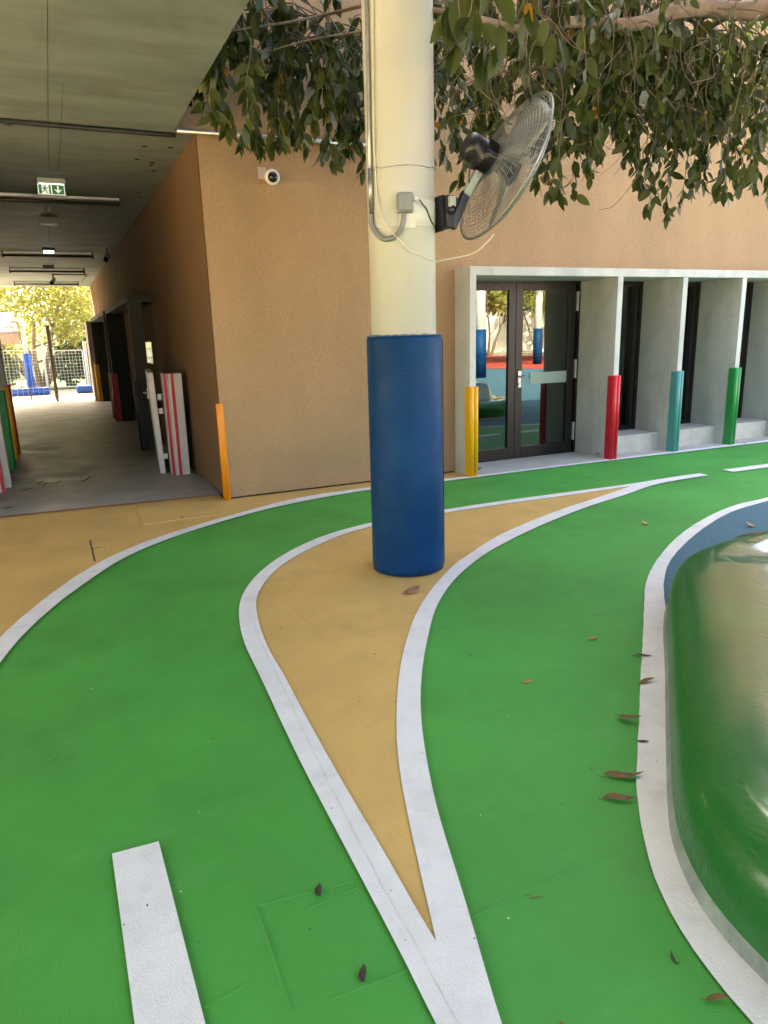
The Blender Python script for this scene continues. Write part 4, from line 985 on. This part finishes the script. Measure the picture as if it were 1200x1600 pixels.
MB().box(-1.0,-.66,25.4,25.5,2.22,2.34).build('bracket', M_whitemet, bp)
tag(MB().box(-1.26,-.16,24.55,24.95,0,.22).build('blue_kerb_pad', M_bluepad, None, .05),'bright blue padded kerb around the foot of the white post','kerb pad',group='blue padded kerbs in the garden')
tag(MB().box(.60,1.9,24.4,24.8,0,.22).build('blue_kerb_pad', M_bluepad, None, .05),'bright blue padded kerb right, beside the pale pier','kerb pad',group='blue padded kerbs in the garden')
aw = thing('awning','pale pinkish canvas awning above the mesh gate in the garden','awning',(-1.6,25.8,0))
vs = []
for i in range(9):
    t = i/8; vs += [(-3.2,24.6+1.6*t,1.82+.70*t+.05*sin(pi*t)),(-.80-.12*t,24.6+1.6*t,1.84+.70*t+.05*sin(pi*t))]
o = MB().add(vs,[(2*i,2*i+1,2*i+3,2*i+2) for i in range(8)],True).build('canvas', M_canvas, aw); s_ = o.modifiers.new('thick','SOLIDIFY'); s_.thickness = .02
MB().box(-3.2,-.80,24.58,24.61,1.55,1.85).build('valance', M_canvas, aw)
for y in (24.7,26.1): MB().tube([(-3.1,y,0),(-3.1,y,1.9)],.04,8).build('pole', M_whitemet, aw)

def leafcloud(b_, c, rad, num, s, rr_, squash=1.0, hollow=.0):
    for _ in range(num):
        while True:
            q = Vector((rr_.uniform(-1,1),rr_.uniform(-1,1),rr_.uniform(-1,1)))
            if hollow <= q.length <= 1: break
        p = Vector(c)+Vector((q.x*rad[0],q.y*rad[1],q.z*rad[2]))
        d = Vector((rr_.uniform(-1,1),rr_.uniform(-1,1),rr_.uniform(-1.2,.4))).normalized(); f = d.orthogonal().normalized(); x = d.cross(f)
        a = rr_.uniform(0,2*pi); f2 = f*cos(a)+x*sin(a); x2 = d.cross(f2); S = s*rr_.uniform(.6,1.3)
        b_.add([p-x2*S*.25,p+d*S*.5-x2*S*.32+f2*S*.05,p+d*S,p+d*S*.5+x2*S*.32+f2*S*.05],[(0,1,2,3)])
def garden_tree(x, y, h, cr, label, seed, stems=6, m=None, name='garden_tree', num=5200, leaf=.20, group='trees beyond the passage', spread=1.0, base=1.35):
    q = random.Random(seed); o = thing(name,label,'tree',(x,y,0),group)
    bt = MB(); ends = []
    for k in range(stems):
        a = 2*pi*k/stems+q.uniform(-.3,.3); e = Vector((x+cos(a)*cr*.55*spread,y+sin(a)*cr*.5,base+q.uniform(.6,1.6)))
        s0 = Vector((x+cos(a)*.16,y+sin(a)*.16,0)); mid_ = s0.lerp(e,.5)+Vector((q.uniform(-.2,.2),q.uniform(-.2,.2),-.05)); 
        d_ = densify([s0,mid_,e],6); bt.tube(d_,[.10-.06*i/len(d_) for i in range(len(d_))],7,False); ends.append(e)
        for _ in range(3):
            st_ = d_[q.randrange(5,len(d_))]; e2 = st_+Vector((q.uniform(-1,1)*cr*.45,q.uniform(-1,1)*cr*.4,q.uniform(.5,1.5)))
            bt.tube(densify([st_,st_.lerp(e2,.5)+Vector((0,0,-.12)),e2],4),[.042,.040,.038,.034,.03,.026,.022,.018,.014],5,False); ends.append(e2)
    bt.build('trunk', M_bark, o)
    cb_ = MB()
    for k in range(40):
        a = q.uniform(0,2*pi); rr2 = cr*q.uniform(.15,.95)
        c = (x+cos(a)*rr2,y+sin(a)*rr2*.7,base+.35+q.uniform(.05,1.0)*(h-base-.7)*(1-.25*rr2/cr))
        leafcloud(cb_,c,(cr*.30,cr*.30,cr*.22),num//40,leaf,q)
    tag(cb_.build('crown', m or M_gleaf, o), kind='stuff')
    return o
garden_tree(-.45,29.5,6.0,3.6,'multi-stemmed yellow-green garden tree seen through the passage',3,7,num=13000,leaf=.17)
garden_tree(4.0,32,6.2,3.4,'yellow-green garden tree further right behind the passage wall',5,5,num=5000,leaf=.24)
garden_tree(-5.0,33,6.0,3.4,'pale green garden tree standing behind the awning at left',6,5,num=5000,leaf=.24)
def bush(x,y,w_,h,label,seed,m=M_hleaf,num=1500):
    q = random.Random(seed); o = thing('clipped_bush',label,'bush',(x,y,0),'bushes on the garden lawn')
    MB().tube([(x,y,0),(x,y,h*.6)],.05,6).build('trunk', M_bark, o)
    b2 = MB(); leafcloud(b2,(x,y,h*.52),(w_,w_,h*.5),num,.14,q,1,.45); tag(b2.build('crown', m, o), kind='stuff')
bush(.55,28.6,.55,1.55,'rounded dark bush behind the square mesh fence',1)
bush(1.25,28.3,.32,1.75,'tall narrow bright green bush right of the mesh panel',2,M_hleaf)
bush(-1.7,28.8,.6,1.4,'low rounded bush behind the blue padded post',4)
tag(MB().box(-16,16,37,37.3,0,2.3).build('garden_wall', M_wallwhite),'white garden wall behind the trees at the passage end','wall')

# ------------------------------------------------------------------ across the court (seen in the door glass)
def far_column(x,y,label):
    o = thing('padded_column',label,'column',(x,y,0),'columns across the court')
    MB().tube([(x,y,0),(x,y,4.4)],.17,24).build('shaft', M_cream, o); MB().tube([(x,y,.01),(x,y,1.6)],.21,24).build('pad', M_pad, o)
far_column(13.2,-6.8,'blue padded column across the court mirrored in the left glass')
far_column(20.5,-13.4,'blue padded column far across the court mirrored in right glass')
tag(MB().box(17,27,-19,-12,4.4,4.9).build('shade_roof', M_wallwhite),'flat pale roof over the far column across the court','roof')
wl = MB(); dv = Vector((.66,-.75,0)); pv = Vector((.75,.66,0)); c0 = dv*46
wm = Matrix((pv,dv,Vector((0,0,1)))).transposed().to_4x4(); wm.translation = c0+Vector((0,0,1.5))
tag(wl.obox(wm,70,.3,3.0).build('boundary_wall', M_wallwhite),'long white boundary wall on the far side of the court','wall')
for i, (x,y) in enumerate(((17.5,-19),(21,-23),(26,-26),(30,-22),(33,-30),(25,-33))):
    garden_tree(x,y,7.0,2.6,['slender tree across the court nearest the red surface','second tree across the court','third tree across the court by the wall','tree across the court behind the far roof','farthest tree across the court at the wall','tree across the court left along the wall'][i],20+i,3,num=2200,leaf=.34,group='trees across the court',base=2.6)
